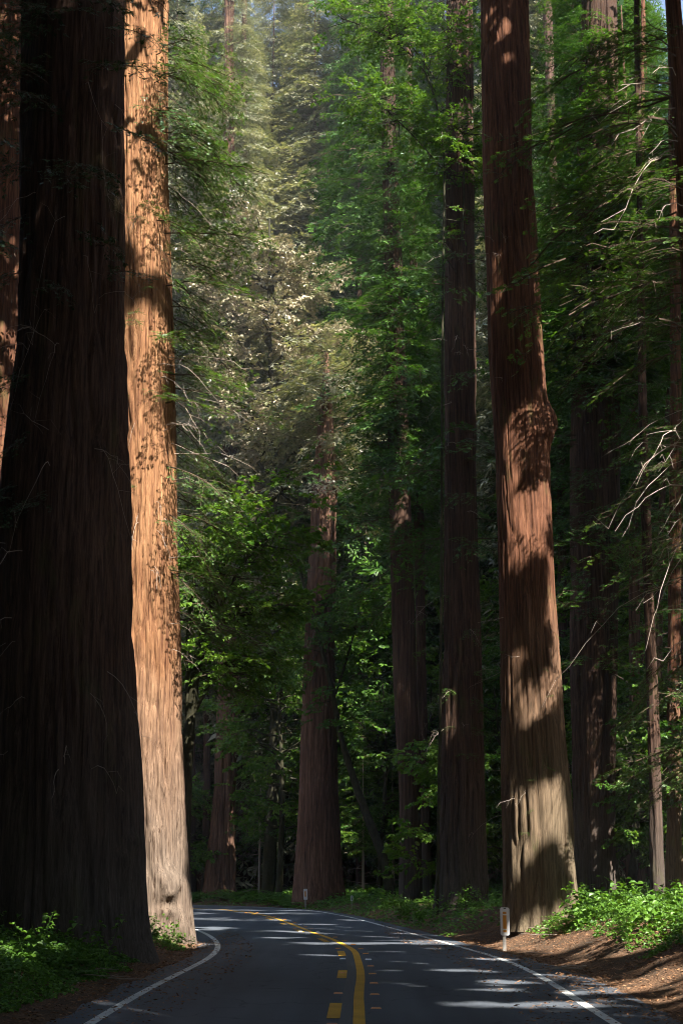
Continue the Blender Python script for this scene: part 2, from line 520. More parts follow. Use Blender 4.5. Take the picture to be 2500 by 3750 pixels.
# raised studs beside the centre line
def stud_mesh(name, m):
    hx, hy, h = .05, .05, .02
    V = [(-hx, -hy, 0), (hx, -hy, 0), (hx, hy, 0), (-hx, hy, 0), (-hx * .8, -hy * .3, h), (hx * .8, -hy * .3, h), (hx * .8, hy * .3, h), (-hx * .8, hy * .3, h)]
    Q = [(0, 1, 5, 4), (1, 2, 6, 5), (2, 3, 7, 6), (3, 0, 4, 7), (4, 5, 6, 7)]
    return quad_mesh(name, V, Q, [m])
M['stud_amber'] = plain_mat('stud_amber', (.55, .20, .03), .35, .5)
M['stud_white'] = plain_mat('stud_white', (.75, .75, .78), .3, .5)
st_a, st_w = stud_mesh('stud_amber', M['stud_amber']), stud_mesh('stud_white', M['stud_white'])
for k in range(-2, 26):
    s = s20 + .3 + k * 2.45 * (1 if k < 10 else 1.0)
    white = k in (5, 11, 12, 15, 17)
    for off in (.26, -.33):
        if off < 0 and (k % 2 == 0) and not white: continue
        p = along(s + (0 if off > 0 else .2), off)
        o = link('reflector_stud', st_w if white else st_a, road, (p[0], p[1], .003))
        o.scale = (1.5, 1.3, 1)
print('road', round(time.time() - T0, 1))

# ------------------------------------------------------------------ trunks
def trunk_soup(prof, nth, nz, seed, fdepth=.05, fwid=.16, flare=.25, top=None, lobes=5, bumps=(), twist=0.0, rough=1.0):
    """prof: rows (z, cx, cy, r) from the ground up; relief is modelled as furrows along the bark"""
    prof = np.array(sorted(prof), float)
    z0, z1 = prof[0, 0], prof[-1, 0]
    t = np.linspace(0, 1, nz)
    z = z0 + (z1 - z0) * (t * .75 + t * t * .25)
    cx, cyv, r = (np.interp(z, prof[:, 0], prof[:, k]) for k in (1, 2, 3))
    def sm(a):
        k = max(3, nz // 14) | 1
        w = np.hanning(k + 2)[1:-1]
        return np.convolve(np.pad(a, k // 2, 'reflect', reflect_type='odd'), w / w.sum(), 'valid')
    cx, cyv, r = sm(cx), sm(cyv), sm(r)
    th = np.linspace(0, 2 * np.pi, nth, endpoint=False)
    TH, Z = np.meshgrid(th, z, indexing='xy')
    R0 = r[:, None]
    rm = float(np.median(r))
    rng = np.random.default_rng(seed)
    ph = rng.uniform(0, 6.28, 4)
    hz = (Z - z0)
    fl = np.exp(-hz / .9) * flare
    lob = .5 + .5 * np.sin(lobes * TH + ph[0] + .4 * np.sin(2 * TH + ph[1]))
    RR = R0 * (1 + fl * (.35 + .9 * lob)) * (1 + .035 * np.sin(2 * TH + ph[2] + Z * .05) + .02 * np.sin(3 * TH + ph[3]))
    TT = TH + twist * Z
    ux, uy = np.cos(TT) * rm, np.sin(TT) * rm
    wx = .25 * (noise(ux * 1.2, uy * 1.2, Z * .35, seed + 3) - .5)
    a = noise(ux / fwid + wx / fwid, uy / fwid + wx / fwid, Z / (fwid * 11), seed)
    b = noise(ux / (fwid * .42) + wx * 6, uy / (fwid * .42), Z / (fwid * 4), seed + 1)
    c = fbm(ux * .9, uy * .9, Z * .16, seed + 2, 2)
    furrow = np.clip(1 - np.abs(2 * a - 1) * 2.6, 0, 1) ** 1.3
    f2 = np.clip(1 - np.abs(2 * b - 1) * 2.2, 0, 1)
    vary = .45 + 1.1 * sstep(.35, .65, fbm(ux * .5, uy * .5, Z * .12, seed + 9, 2))
    D = -fdepth * furrow * vary - fdepth * .35 * f2 * rough + .10 * rm * (c - .5)
    for (bz, bth, br, bh, asp) in bumps:
        dth = (TH - bth + np.pi) % (2 * np.pi) - np.pi
        g = np.exp(-((dth * rm / br) ** 2 + ((Z - bz) / (br * asp)) ** 2))
        D = D + bh * g * (.8 + .5 * fbm(ux * 4, uy * 4, Z * 4, seed + 5, 2))
    RR = RR + D
    V = np.stack([cx[:, None] + np.cos(TH) * RR, cyv[:, None] + np.sin(TH) * RR, Z], -1).reshape(-1, 3)
    i, j = np.meshgrid(np.arange(nz - 1), np.arange(nth), indexing='ij')
    j2 = (j + 1) % nth
    Q = np.stack([i * nth + j, i * nth + j2, (i + 1) * nth + j2, (i + 1) * nth + j], -1).reshape(-1, 4)
    s = Soup(); s.add(V, Q)
    if top:
        zz = np.linspace(z1 - .3, top, 9)
        rr = r[-1] * np.linspace(1, .1, 9) ** .9
        slope = (cx[-1] - cx[nz // 2]) / max(1e-3, z[-1] - z[nz // 2]) * .3
        pts = np.stack([cx[-1] + slope * (zz - z1), np.full(9, cyv[-1]), zz], 1)
        s.add(*tube(pts, rr, 14))
    f = lambda q: (np.interp(q, z, cx), np.interp(q, z, cyv), np.interp(q, z, r))
    return s, f

def px_profile(rows, Y, base=None):
    """rows (py, left px, right px) read off the photograph at distance Y -> (z, cx, cy, r)"""
    out = []
    for py, l, r in rows:
        a, b = at(l, py, Y), at(r, py, Y)
        out.append((a[2], (a[0] + b[0]) / 2, Y, (b[0] - a[0]) / 2 * .985))
    out.sort()
    zb = base if base is not None else gz(out[0][1], Y) - .35
    if out[0][0] > zb:
        out.insert(0, (zb, out[0][1], Y, out[0][3] * 1.04))
    else:
        out = [o for o in out if o[0] > zb + .3]
        out.insert(0, (zb, out[0][1], Y, out[0][3] * 1.04))
    return out

# ------------------------------------------------------------------ foliage: boughs (x outward, z up)
def make_bough(rng, lod, L=3.0, droop=.28, hang=.35):
    s = Soup()
    nsec, sp_t, pairs, ll, lw = [(20, .11, 4, .062, .02), (16, .155, 2, .135, .04), (14, .19, 1, .22, .07), (9, .36, 0, .46, .19)][lod]
    ts = np.linspace(0, 1, 9)
    wig = np.cumsum(rng.normal(0, .02, 9)) * L
    axis = np.stack([L * ts * (1 - .08 * ts), wig, L * (.10 * ts - droop * ts ** 2)], 1)
    if lod < 3:
        s.add(*tube(axis, np.linspace(.022, .005, 9) * (L / 3), 3), m=1, t=.5)
    up0 = np.array([0, 0, 1.])
    B, D, U, Tn = [], [], [], []
    for k in range(nsec):
        t = .10 + .88 * (k + rng.uniform(-.3, .3)) / nsec
        p0 = np.array([np.interp(t, ts, axis[:, a]) for a in range(3)])
        side = 1 if k % 2 else -1
        ln = L * (.36 * (1 - t) ** .8 + .07) * rng.uniform(.55, 1.25)
        ang = rad(rng.uniform(38, 72)) * side
        d0 = np.array([math.cos(ang), math.sin(ang), rng.normal(.05, .12)])
        n2 = 5
        q = np.linspace(0, 1, n2)
        sec = p0 + np.outer(q * ln, d0) + np.outer(q ** 2 * ln, np.array([.15, 0, -hang * rng.uniform(.3, 1.5)]))
        if lod < 2:
            s.add(*tube(sec[::2], [.008, .005, .003], 3), m=1, t=.5)
        nt_ = max(2, int(ln / sp_t))
        tw = rng.normal(0, .12)
        for j in range(nt_ + 1):
            u = min(1, (j + rng.uniform(.2, .9)) / nt_)
            b0 = np.array([np.interp(u, q, sec[:, a]) for a in range(3)])
            dd = norm(np.interp(min(1, u + .05), q, sec[:, 0]) - np.interp(u - .05, q, sec[:, 0]) if False else d0)
            sg = 1 if j % 2 else -1
            an = rad(rng.uniform(35, 65)) * sg
            perp = np.array([-dd[1], dd[0], 0])
            td = norm(dd * math.cos(an) + perp * math.sin(an) + np.array([0, 0, -hang * rng.uniform(.2, 1.3) * (.4 + u)]))
            tl = rng.uniform(.5, 1.25) * [.22, .26, .34, .4][lod] * (1.15 - .6 * u)
            uu = norm(up0 + rng.normal(0, .35, 3))
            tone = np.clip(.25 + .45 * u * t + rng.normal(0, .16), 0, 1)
            sv = norm(np.cross(td, uu))
            for i in range(pairs):
                v = (i + .6) / (pairs + .4)
                for g in (1, -1):
                    B.append(b0 + td * tl * v); D.append(td * .62 + sv * g * .78); U.append(uu); Tn.append((tone, 1.1 - .5 * v))
            B.append(b0 + td * tl * (.55 if pairs else 0)); D.append(td); U.append(uu); Tn.append((tone + .1, 1.2 if pairs else 1.0))
    B, D, U, Tn = map(np.array, (B, D, U, Tn))
    n = len(B)
    lv = ll * Tn[:, 1] * rng.uniform(.75, 1.3, n)
    V, Q = diamonds(B, D, U, lv, lw * rng.uniform(.8, 1.3, n))
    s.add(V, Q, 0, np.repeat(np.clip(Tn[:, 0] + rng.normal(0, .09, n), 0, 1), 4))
    return s.arrays()

def make_spray(rng, lod, L=1.6):
    """leafy shoot of a broadleaved tree, leaves held in flat layers"""
    s = Soup()
    nsh, nl, ll = [(9, 9, .12), (7, 7, .17), (6, 6, .21)][lod]
    ts = np.linspace(0, 1, 5)
    axis = np.stack([L * ts, .06 * L * np.sin(ts * 3 + rng.uniform(0, 6)), L * (.1 * ts - .22 * ts ** 2)], 1)
    s.add(*tube(axis, np.linspace(.014, .004, 5), 3), m=1)
    B, D, U, Tn = [], [], [], []
    for k in range(nsh):
        t = .12 + .86 * (k + rng.uniform(0, .8)) / nsh
        p0 = np.array([np.interp(t, ts, axis[:, a]) for a in range(3)])
        an = rad(rng.uniform(25, 75)) * (1 if k % 2 else -1)
        ln = L * .42 * (1.15 - t) * rng.uniform(.6, 1.2) + .1
        d = np.array([math.cos(an), math.sin(an), rng.normal(-.05, .15)])
        s.add(*tube(np.stack([p0, p0 + d * ln]), [.006, .002], 3), m=1)
        tone = rng.uniform(.15, .75)
        for i in range(nl):
            u = (i + rng.uniform(.2, 1)) / nl
            a2 = an + rad(rng.uniform(-80, 80))
            B.append(p0 + d * ln * u + rng.normal(0, .02, 3))
            D.append((math.cos(a2), math.sin(a2), rng.uniform(-.7, .1)))
            U.append(norm(np.array([0, 0, 1.]) + rng.normal(0, .35, 3)))
            Tn.append(tone + rng.normal(0, .15))
    B, D, U, Tn = map(np.array, (B, D, U, Tn))
    lv = ll * rng.uniform(.6, 1.25, len(B))
    V, Q = broadleaves(B, D, U, lv, lv * rng.uniform(.6, .9, len(B)))
    s.add(V, Q, 0, np.repeat(np.clip(Tn, 0, 1), 6))
    return s.arrays()

prng = np.random.default_rng(101)
BOUGH = [[make_bough(prng, lod, 3.0, prng.uniform(.12, .38), prng.uniform(.2, .6)) for _ in range(nv)] for lod, nv in ((0, 7), (1, 8), (2, 8), (3, 6))]
SPRAY = [[make_spray(prng, lod) for _ in range(5)] for lod in (0, 1, 2)]
print('protos', [len(b[0][1]) for b in BOUGH], [len(b[0][1]) for b in SPRAY], round(time.time() - T0, 1))

def frames(org, az, el, roll, scale):
    org = np.asarray(org, float)
    n = len(org)
    X = np.stack([np.cos(az) * np.cos(el), np.sin(az) * np.cos(el), np.sin(el)], 1)
    Y0 = np.stack([-np.sin(az), np.cos(az), np.zeros(n)], 1)
    Z0 = np.cross(X, Y0)
    Y = Y0 * np.cos(roll)[:, None] + Z0 * np.sin(roll)[:, None]
    Z = np.cross(X, Y)
    return org, np.stack([X, Y, Z], 1) * np.asarray(scale, float).reshape(-1, 1, 1)

def assemble(name, protos, org, az, el, roll, scale, mats, rng, tone=None, cull=False, origin=None):
    org, F = frames(org, az, el, roll, scale)
    n = len(org)
    pick = rng.integers(0, len(protos), n)
    tone = rng.normal(0, .12, n) if tone is None else tone
    Vs, Qs, Ms, Ts, off = [], [], [], [], 0
    for k, (V, Q, m, t) in enumerate(protos):
        idx = np.where(pick == k)[0]
        if not len(idx): continue
        W = np.einsum('vk,nkc->nvc', V, F[idx]) + org[idx][:, None]
        nv = len(V)
        Vs.append(W.reshape(-1, 3))
        Qs.append((Q[None] + (np.arange(len(idx)) * nv)[:, None, None] + off).reshape(-1, 4))
        Ms.append(np.tile(m, len(idx)))
        Ts.append(np.clip(t[None] + tone[idx][:, None], 0, 1).reshape(-1))
        off += nv * len(idx)
    V, Q, m_, t_ = np.concatenate(Vs), np.concatenate(Qs), np.concatenate(Ms), np.concatenate(Ts)
    if cull:
        k = open_to_sun(V[Q].mean(1) + origin, float(cull))
        Q, m_ = Q[k], m_[k]
        used, inv = np.unique(Q, return_inverse=True)
        V, t_, Q = V[used], t_[used], inv.reshape(-1, 4)
    return quad_mesh(name, V, Q, mats, m_, t_)

# where the photograph shows direct sun: keep the canopy above open along those lines towards the sun
LIT = []
def lit(p, radius, keep=0.0):
    LIT.append((np.asarray(p, float), radius, keep))
def lit_line(a, b, n, radius, keep=0.0):
    for t in np.linspace(0, 1, n):
        lit(np.asarray(a) * (1 - t) + np.asarray(b) * t, radius, keep)

SA = np.cross(S, [0, 0, 1.0]); SA /= np.linalg.norm(SA)
SB = np.cross(S, SA)
HARD = 150
def open_to_sun(P, size=0.0, first=None):
    """True where a leaf at P may stay"""
    ok = np.ones(len(P), bool)
    al, pa, pb = P @ S, P @ SA, P @ SB
    u = noise(pa * .9, pb * .9, 0, 17)
    for q, r, keep in LIT[:first]:
        d2 = (pa - q @ SA) ** 2 + (pb - q @ SB) ** 2
        ok &= ~((al - q @ S > 1.5) & (d2 < (r + size) ** 2) & (u > keep))
    return ok

SHADY = []
def shade_grid(pts): SHADY.extend(np.asarray(q_, float) for q_ in pts)
def wanted(P, size=1.6):
    ok = np.zeros(len(P), bool)
    for q in SHADY:
        v = P - q
        al = v @ S
        ok |= (al > 1.5) & (np.linalg.norm(v - al[:, None] * S, axis=1) < size)
    return ok

def whorl(rng, n, z0, z1, Lfun, axis, az=None, el=(-.35, .15), start=.2, prefer=False):
    """boughs round a trunk; axis(z) -> x, y, r"""
    n0 = n
    if prefer: n = n * 4
    z = rng.uniform(z0, z1, n)
    a = rng.uniform(0, 2 * np.pi, n) if az is None else rng.uniform(az[0], az[1], n)
    cx, cyv, r = axis(z)
    org = np.stack([cx + np.cos(a) * r * .8, cyv + np.sin(a) * r * .8, z], 1)
    L = Lfun(z) * rng.uniform(.6, 1.2, n)
    e = rng.uniform(el[0], el[1], n)
    if prefer:
        mid = org + np.stack([np.cos(a) * L * .55, np.sin(a) * L * .55, e * L * .55], 1)
        k = np.argsort(-(wanted(mid) * 1.0 + rng.uniform(0, .6, n)))[:n0]
        org, a, e, L = org[k], a[k], e[k], L[k]
    return org, a, e, rng.normal(0, .25, len(org)), L / 3.0

# ------------------------------------------------------------------ whole crowns used by the farther trees
def far_proto(seed, H_, W, n, lod, leaf):
    rng = np.random.default_rng(seed)
    z0 = .05 * H_
    f = lambda z: (0 * z, 0 * z, 0 * z + .4)
    o_, a_, e_, r_, s_ = whorl(rng, n, z0, H_, lambda z: W * (1.05 - .88 * ((z - z0) / (H_ - z0)) ** 1.2), f, el=(-.45, .05))
    me = assemble('crown', BOUGH[lod], o_, a_, e_, r_, s_, [M[leaf], M['twig']], rng)
    zz = np.linspace(-1.0, H_, 12)
    V, Q = tube(np.stack([.15 * np.sin(zz * .1), 0 * zz, zz], 1), (.3 * np.linspace(1.5, .06, 12)), 12)
    return quad_mesh('trunk', V, Q, [M['bark_far']], smooth=True), me
FAR = [far_proto(300 + k, 66, 7.6, 460, 2, lf) for k, lf in enumerate(('far_leaf_sunlit', 'redwood_leaf'))]

# ------------------------------------------------------------------ open lines to the sun
for xa, xb_ in ((520, 505), (580, 560), (645, 625)):
    lit_line(at(xa, 3450, 39.8), at(xb_, 1700, 39.8), 26, .75)
    lit_line(at(xb_, 1650, 39.8), at(xb_ - 15, 150, 39.8), 20, .8, .48)
lit_line(at(2380, 3400, 34), at(2480, 3560, 30), 6, 1.2)
lit_line(at(2250, 3420, 36), at(2420, 3500, 33), 6, .9)
for q0, q1, n_, r_ in [((2085, 2150), (2105, 2650), 8, .34), ((2010, 2500), (1960, 2900), 6, .26), ((2085, 2950), (2095, 3360), 7, .4), ((1985, 2700), (2040, 3250), 7, .28), ((1870, 40), (1890, 150), 2, 0),
                        ((1920, 760), (1950, 1250), 6, .3), ((1840, 1480), (1860, 1720), 3, .25), ((2060, 1750), (2080, 1900), 2, .3), ((1860, 2900), (1880, 3120), 3, .22)]:
    lit_line(at(*q0, 39.9), at(*q1, 39.9), n_, r_ * 1.8, .4)
HARD = len(LIT)
for X_ in (-9.5, -6.5, -3.5):
    for Z_ in (34, 39, 44, 49, 54, 59):
        lit((X_, 97, Z_), 2.6)
lit_line((-7.4, 26, .2), (-5.2, 25, .2), 5, .9, .38)
lit_line((-7, 29, .5), (-6, 28, .4), 3, .5, .4)
for q0, q1 in (((1900, 540), (2450, 430)), ((2000, 700), (2450, 760)), ((2300, 1500), (2480, 1900)), ((2200, 2450), (2450, 2300)), ((2220, 2600), (2420, 2750))):
    lit_line(at(*q0, 37), at(*q1, 37), 7, 1.4, .3)
lit_line(at(1900, 3400, 38.5), at(2100, 3540, 34), 6, .5)
for x0, x1, y_, r_ in [(-5.4, -4.2, 19.8, .3), (-4.4, 3.4, 41.2, .4), (-4.8, -2.0, 53, .6), (1, 3.4, 33, .35), (.3, 2.6, 36.2, .3), (1.3, 2.6, 29, .25), (2.6, 5.2, 24.2, .3), (-3.4, -.6, 19.6, .22), (-4.3, -3, 22, .25), (1.5, 4, 46.5, .4),
                       (3.6, 5.6, 27.5, .3), (4.0, 6.0, 31, .4), (-2.5, 0, 64, .5), (-9, -3, 76, 1.2), (-.5, 2.2, 38.3, .2), (-4.2, -3, 20.6, .2), (-1, 1, 49, .3), (-7, -3.5, 84, 1.0), (.6, 1.9, 31.4, .2), (-1.8, .2, 35, .16), (2, 3.4, 21.5, .2), (1.2, 2.9, 26, .2), (.8, 2.2, 43.5, .25), (-2.2, -.4, 45, .25), (-3.2, -.8, 58, .4)]:
    lit_line((x0, y_, 0), (x1, y_, 0), max(3, int((x1 - x0) / .35)), r_ * 1.25, .44)
lit_line(at(1185, 1850, 89), at(1190, 2350, 89), 5, 1.3)
lit_line(at(820, 2500, 104), at(830, 3000, 104), 4, 1.2)
lit_line(at(1340, 2800, 93), at(1380, 3150, 93), 4, 2.0)
for xa, xb_ in ((690, 690), (770, 770), (830, 850)):
    lit_line(at(xa, 250, 40.5), at(xb_, 1750, 40.5), 12, 1.2, .33)
lit_line(at(1200, 20, 57), at(1420, 300, 57), 5, 1.3)
lit_line(at(1200, 20, 57), at(1650, 60, 57), 5, 1.3)
lit_line(at(1400, 1250, 60), at(1250, 1400, 60), 3, 1.2)
lit_line(at(2240, 1150, 65), at(2200, 1250, 65), 3, .8)
for X_ in (-14, -9.5, -5, -.5):
    for Z_ in (16, 26, 36, 46, 56):
        lit((X_, 97, Z_), 3.2, .3)
for X_ in (-9, -6, -3, 0):
    for Z_ in (4, 9, 14):
        lit((X_, 90, Z_), 2.2, .38)
for X_, Y_, Z_ in [(-9, 64, 8), (-6, 66, 14), (-3, 70, 20), (-10, 72, 26), (-6, 74, 34), (-2, 76, 40), (-7, 70, 20)]:
    lit((X_, Y_, Z_), 2.6, .4)

# and where it shows deep shade: the crowns close over these
shade_grid([(x, 30.4, z) for x in np.arange(-7.6, -4.2, .7) for z in np.arange(.5, 24, 1.0)])
shade_grid([(x, y, 0) for x in np.arange(-6, 6, 1.5) for y in np.arange(17, 60, 2.5)])
shade_grid([(x, 45, z) for x in (-11, -10) for z in list(np.arange(1, 17, 1.3)) + list(np.arange(27, 36, 1.3))])
shade_grid([(x, 57.8, z) for x in (3.6, 4.6, 5.6) for z in np.arange(1, 40, 2.5)])
shade_grid([(x, 39.9, z) for x in (4.4, 5.2, 6.0) for z in np.arange(1, 28, 2)])
shade_grid([(x, 66, z) for x in (10.5, 12, 13.2) for z in np.arange(1, 40, 3)])
shade_grid([(x, 63, z) for x in (5.4, 6.4, 7.4) for z in np.arange(1, 30, 2.5)])
shade_grid([(x, 75, z) for x in (2.5, 4, 5.5) for z in np.arange(1, 30, 3)])

# ------------------------------------------------------------------ the redwoods one can tell apart
def redwood(label, rows, Y, mat, nth, nz, seed, top=62, group=None, fdepth=.05, fwid=.16, flare=.25, boughs=(), crown=None, whole=(), **kw):
    prof = px_profile(rows, Y)
    s, f = trunk_soup(prof, nth, nz, seed, fdepth, fwid, flare, top, **kw)
    base = np.array([prof[0][1], Y, gz(prof[0][1], Y)])
    root = thing('redwood_tree', base, label, 'tree', group)
    V, Q, m, t = s.arrays()
    link('trunk', quad_mesh('trunk', V - base, Q, [M[mat]], smooth=True), root)
    rng = np.random.default_rng(seed + 500)
    zt = prof[-1][0]
    def axis(z):
        x, y, r = f(np.minimum(z, zt))
        k = np.clip((z - zt) / (top - zt), 0, 1)
        return x, y, r * (1 - .9 * k)
    for (nm, lod, n, z0, z1, L0, az, el, leaf, clr) in boughs:
        o_, a_, e_, r_, s_ = whorl(rng, n, z0, z1, lambda z: np.full_like(z, L0), axis, az, el)
        if len(o_):
            link(nm, assemble(nm, BOUGH[lod], o_ - base, a_, e_, r_, s_, [M[leaf], M['twig']], rng, cull=.02 * clr, origin=base), root)
    for (v, zo, sx_, sz_) in whole:
        x_, y_, _ = axis(zo)
        o = link('crown', FAR[v][1], root, (float(x_ - base[0]), 0, zo - 3))
        o.scale = (sx_, sx_, sz_); o.rotation_euler = (0, 0, seed * 1.3 + zo)
    if crown:
        z0, n, L0 = crown
        o_, a_, e_, r_, s_ = whorl(rng, n, z0, top, lambda z: L0 * (1.05 - .85 * ((z - z0) / (top - z0)) ** 1.4), axis, prefer=True)
        if len(o_):
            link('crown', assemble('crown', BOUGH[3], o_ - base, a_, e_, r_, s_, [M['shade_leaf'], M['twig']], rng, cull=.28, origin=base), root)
    return root, f, base

PI = math.pi
RIGHT, LEFT, FRONT = (-PI * .45, PI * .35), (PI * .6, PI * 1.35), (-PI * .9, -PI * .1)
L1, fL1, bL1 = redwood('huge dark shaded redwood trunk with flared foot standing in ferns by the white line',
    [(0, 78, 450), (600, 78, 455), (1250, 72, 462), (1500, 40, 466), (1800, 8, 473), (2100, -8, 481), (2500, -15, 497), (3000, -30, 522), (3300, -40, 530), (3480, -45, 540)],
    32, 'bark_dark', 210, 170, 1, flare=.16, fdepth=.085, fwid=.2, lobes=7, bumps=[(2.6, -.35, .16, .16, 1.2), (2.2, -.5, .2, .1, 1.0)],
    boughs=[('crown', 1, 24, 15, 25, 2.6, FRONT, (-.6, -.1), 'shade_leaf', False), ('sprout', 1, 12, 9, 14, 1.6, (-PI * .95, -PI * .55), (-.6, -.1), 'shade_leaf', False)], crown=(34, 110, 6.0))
zB = at(640, 3260, 41)[2]
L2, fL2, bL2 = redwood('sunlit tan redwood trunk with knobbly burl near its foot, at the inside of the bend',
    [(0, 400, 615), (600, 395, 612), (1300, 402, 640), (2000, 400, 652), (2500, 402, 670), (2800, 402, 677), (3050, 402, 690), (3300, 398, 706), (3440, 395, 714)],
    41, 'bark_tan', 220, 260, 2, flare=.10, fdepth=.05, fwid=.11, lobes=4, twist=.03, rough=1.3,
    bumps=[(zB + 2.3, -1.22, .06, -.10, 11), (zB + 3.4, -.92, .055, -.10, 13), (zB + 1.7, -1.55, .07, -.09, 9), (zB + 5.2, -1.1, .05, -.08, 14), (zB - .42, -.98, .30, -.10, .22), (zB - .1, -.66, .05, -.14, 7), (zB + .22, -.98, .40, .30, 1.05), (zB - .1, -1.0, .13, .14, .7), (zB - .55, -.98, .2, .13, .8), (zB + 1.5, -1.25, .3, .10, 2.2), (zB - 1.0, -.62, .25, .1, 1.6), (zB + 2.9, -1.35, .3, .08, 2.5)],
    boughs=[('crown', 0, 84, 9.5, 30, 3.6, (-PI * .28, PI * .22), (-.75, -.05), 'bough_leaf_sunlit', False),
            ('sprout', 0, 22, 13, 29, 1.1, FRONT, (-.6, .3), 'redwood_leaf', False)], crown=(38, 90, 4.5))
R1, fR1, bR1 = redwood('tall red-brown redwood with dappled sun and a round burl, behind the near delineator',
    [(0, 1757, 1935), (600, 1765, 1950), (1250, 1785, 1990), (1700, 1808, 2016), (2200, 1820, 2036), (2600, 1826, 2070), (2900, 1828, 2095), (3200, 1835, 2115), (3370, 1832, 2126)],
    41, 'bark_red', 210, 220, 3, flare=.10, fdepth=.06, fwid=.17, lobes=5, bumps=[(at(2020, 1550, 41)[2], -.15, .42, .30, 1.3), (at(2020, 1600, 41)[2], -.6, .3, .12, 1.2)],
    boughs=[('sprout', 0, 9, 2, 9, .5, FRONT, (-.4, .3), 'herb_leaf', False)], crown=(37, 110, 5.0))
L0, _, _ = redwood('redwood trunk with a reddish sun patch, half hidden behind the huge dark trunk',
    [(0, -150, 110), (1300, -170, 115), (2400, -190, 120), (3300, -210, 130)], 47, 'bark_red', 150, 110, 4, crown=(41, 60, 5.0),
    boughs=[('crown', 2, 26, 14, 34, 3.0, FRONT, (-.6, 0), 'shade_leaf', False)])
C2, fC2, bC2 = redwood('broad redwood on the outside of the bend, dark foot and sunlit upper trunk',
    [(1780, 1140, 1240), (2300, 1110, 1228), (2500, 1103, 1230), (2900, 1088, 1240), (3200, 1072, 1256), (3290, 1066, 1264)],
    91, 'bark_far', 170, 150, 5, top=38, flare=.12, fdepth=.09, fwid=.3, lobes=6,
    boughs=[('crown', 2, 80, 28, 38, 5.0, None, (-.6, .3), 'far_leaf_sunlit', False), ('sprout', 2, 16, 15, 27, 2.0, FRONT, (-.6, .1), 'understory_leaf', False)])
C1, _, _ = redwood('sun-dappled redwood rising from the fern bank beyond the bend',
    [(0, 822, 858), (1000, 812, 862), (2000, 802, 872), (2500, 795, 876), (2900, 782, 864), (3210, 748, 862)],
    105, 'bark_far', 110, 110, 6, top=82, flare=.2, fdepth=.08, fwid=.3, whole=[(0, 21, .8, .9), (0, 25, .55, .95)])
C1b, _, _ = redwood('dark narrow redwood close behind the sun-dappled one on the fern bank',
    [(0, 885, 905), (1500, 878, 910), (2500, 868, 914), (3210, 862, 920)], 110, 'bark_dark', 70, 70, 7, top=80, whole=[(0, 24, .75, .85), (0, 30, .5, .8)])
C3, fC3, bC3 = redwood('dark redwood with long drooping boughs over the road, the thicker of two close trunks',
    [(0, 1385, 1440), (1000, 1405, 1475), (1500, 1415, 1495), (2000, 1428, 1512), (2500, 1440, 1525), (2900, 1462, 1540), (3310, 1462, 1546)],
    76, 'bark_dark', 120, 120, 8, top=60, flare=.2, boughs=[('crown', 1, 80, 17, 50, 5.8, (PI * .6, PI * 1.7), (-.65, -.05), 'redwood_leaf', True), ('crown', 2, 120, 21, 58, 5.0, None, (-.6, 0), 'redwood_leaf', True)], whole=[(1, 25, .42, .5)])
C3b, _, _ = redwood('dark slimmer redwood pressed against its thicker neighbour with drooping boughs',
    [(0, 1478, 1500), (1000, 1498, 1530), (1800, 1512, 1552), (2500, 1524, 1562), (3310, 1540, 1584)],
    79, 'bark_dark', 80, 80, 9, top=64, boughs=[('crown', 2, 50, 20, 56, 4.2, None, (-.6, 0), 'redwood_leaf', True)], whole=[(1, 23, .34, .5)])
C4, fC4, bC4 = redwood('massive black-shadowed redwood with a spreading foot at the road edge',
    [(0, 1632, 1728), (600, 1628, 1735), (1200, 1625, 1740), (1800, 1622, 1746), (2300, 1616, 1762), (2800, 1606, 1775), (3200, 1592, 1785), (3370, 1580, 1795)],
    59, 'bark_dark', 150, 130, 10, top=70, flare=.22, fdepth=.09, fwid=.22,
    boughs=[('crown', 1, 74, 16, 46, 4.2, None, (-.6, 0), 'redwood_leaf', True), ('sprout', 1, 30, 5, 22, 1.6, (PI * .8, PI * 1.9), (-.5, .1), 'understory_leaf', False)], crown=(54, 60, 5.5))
R2, _, _ = redwood('broad dark redwood standing behind the red-brown one with the burl',
    [(0, 2125, 2258), (400, 2112, 2264), (1000, 2100, 2272), (1600, 2086, 2268), (2400, 2086, 2258), (3220, 2096, 2246)],
    67, 'bark_dark', 140, 120, 12, top=60, flare=.15, fdepth=.08, fwid=.2,
    boughs=[('crown', 1, 80, 11, 44, 4.4, FRONT, (-.6, 0), 'redwood_leaf', True)], whole=[(1, 27, .6, .5)], crown=(52, 40, 5))
R3, _, _ = redwood('slender dark redwood with bare side twigs beside the broad dark trunk',
    [(0, 2318, 2340), (600, 2325, 2350), (1000, 2328, 2358), (1700, 2338, 2374), (2200, 2352, 2394), (2700, 2368, 2416), (3250, 2376, 2434)],
    52, 'bark_dark', 70, 80, 13, top=40, flare=.1, boughs=[('crown', 1, 50, 6, 36, 2.8, None, (-.5, .1), 'redwood_leaf', False)])
R4, _, _ = redwood('slim reddish sunlit redwood trunk deep among the shaded trees',
    [(0, 2345, 2360), (1500, 2336, 2356), (2000, 2330, 2358), (2600, 2322, 2360), (3230, 2306, 2362)], 84, 'bark_red', 60, 60, 14, top=55,
    whole=[(1, 26, .5, .5)])
R5, _, _ = redwood('reddish redwood trunk behind bare twigs at the forest edge',
    [(0, 2440, 2470), (800, 2448, 2486), (1500, 2452, 2496), (2500, 2440, 2492), (3250, 2432, 2500)], 62, 'bark_red', 70, 70, 15, top=55,
    boughs=[('crown', 1, 60, 10, 45, 3.2, None, (-.5, 0), 'redwood_leaf', False)])
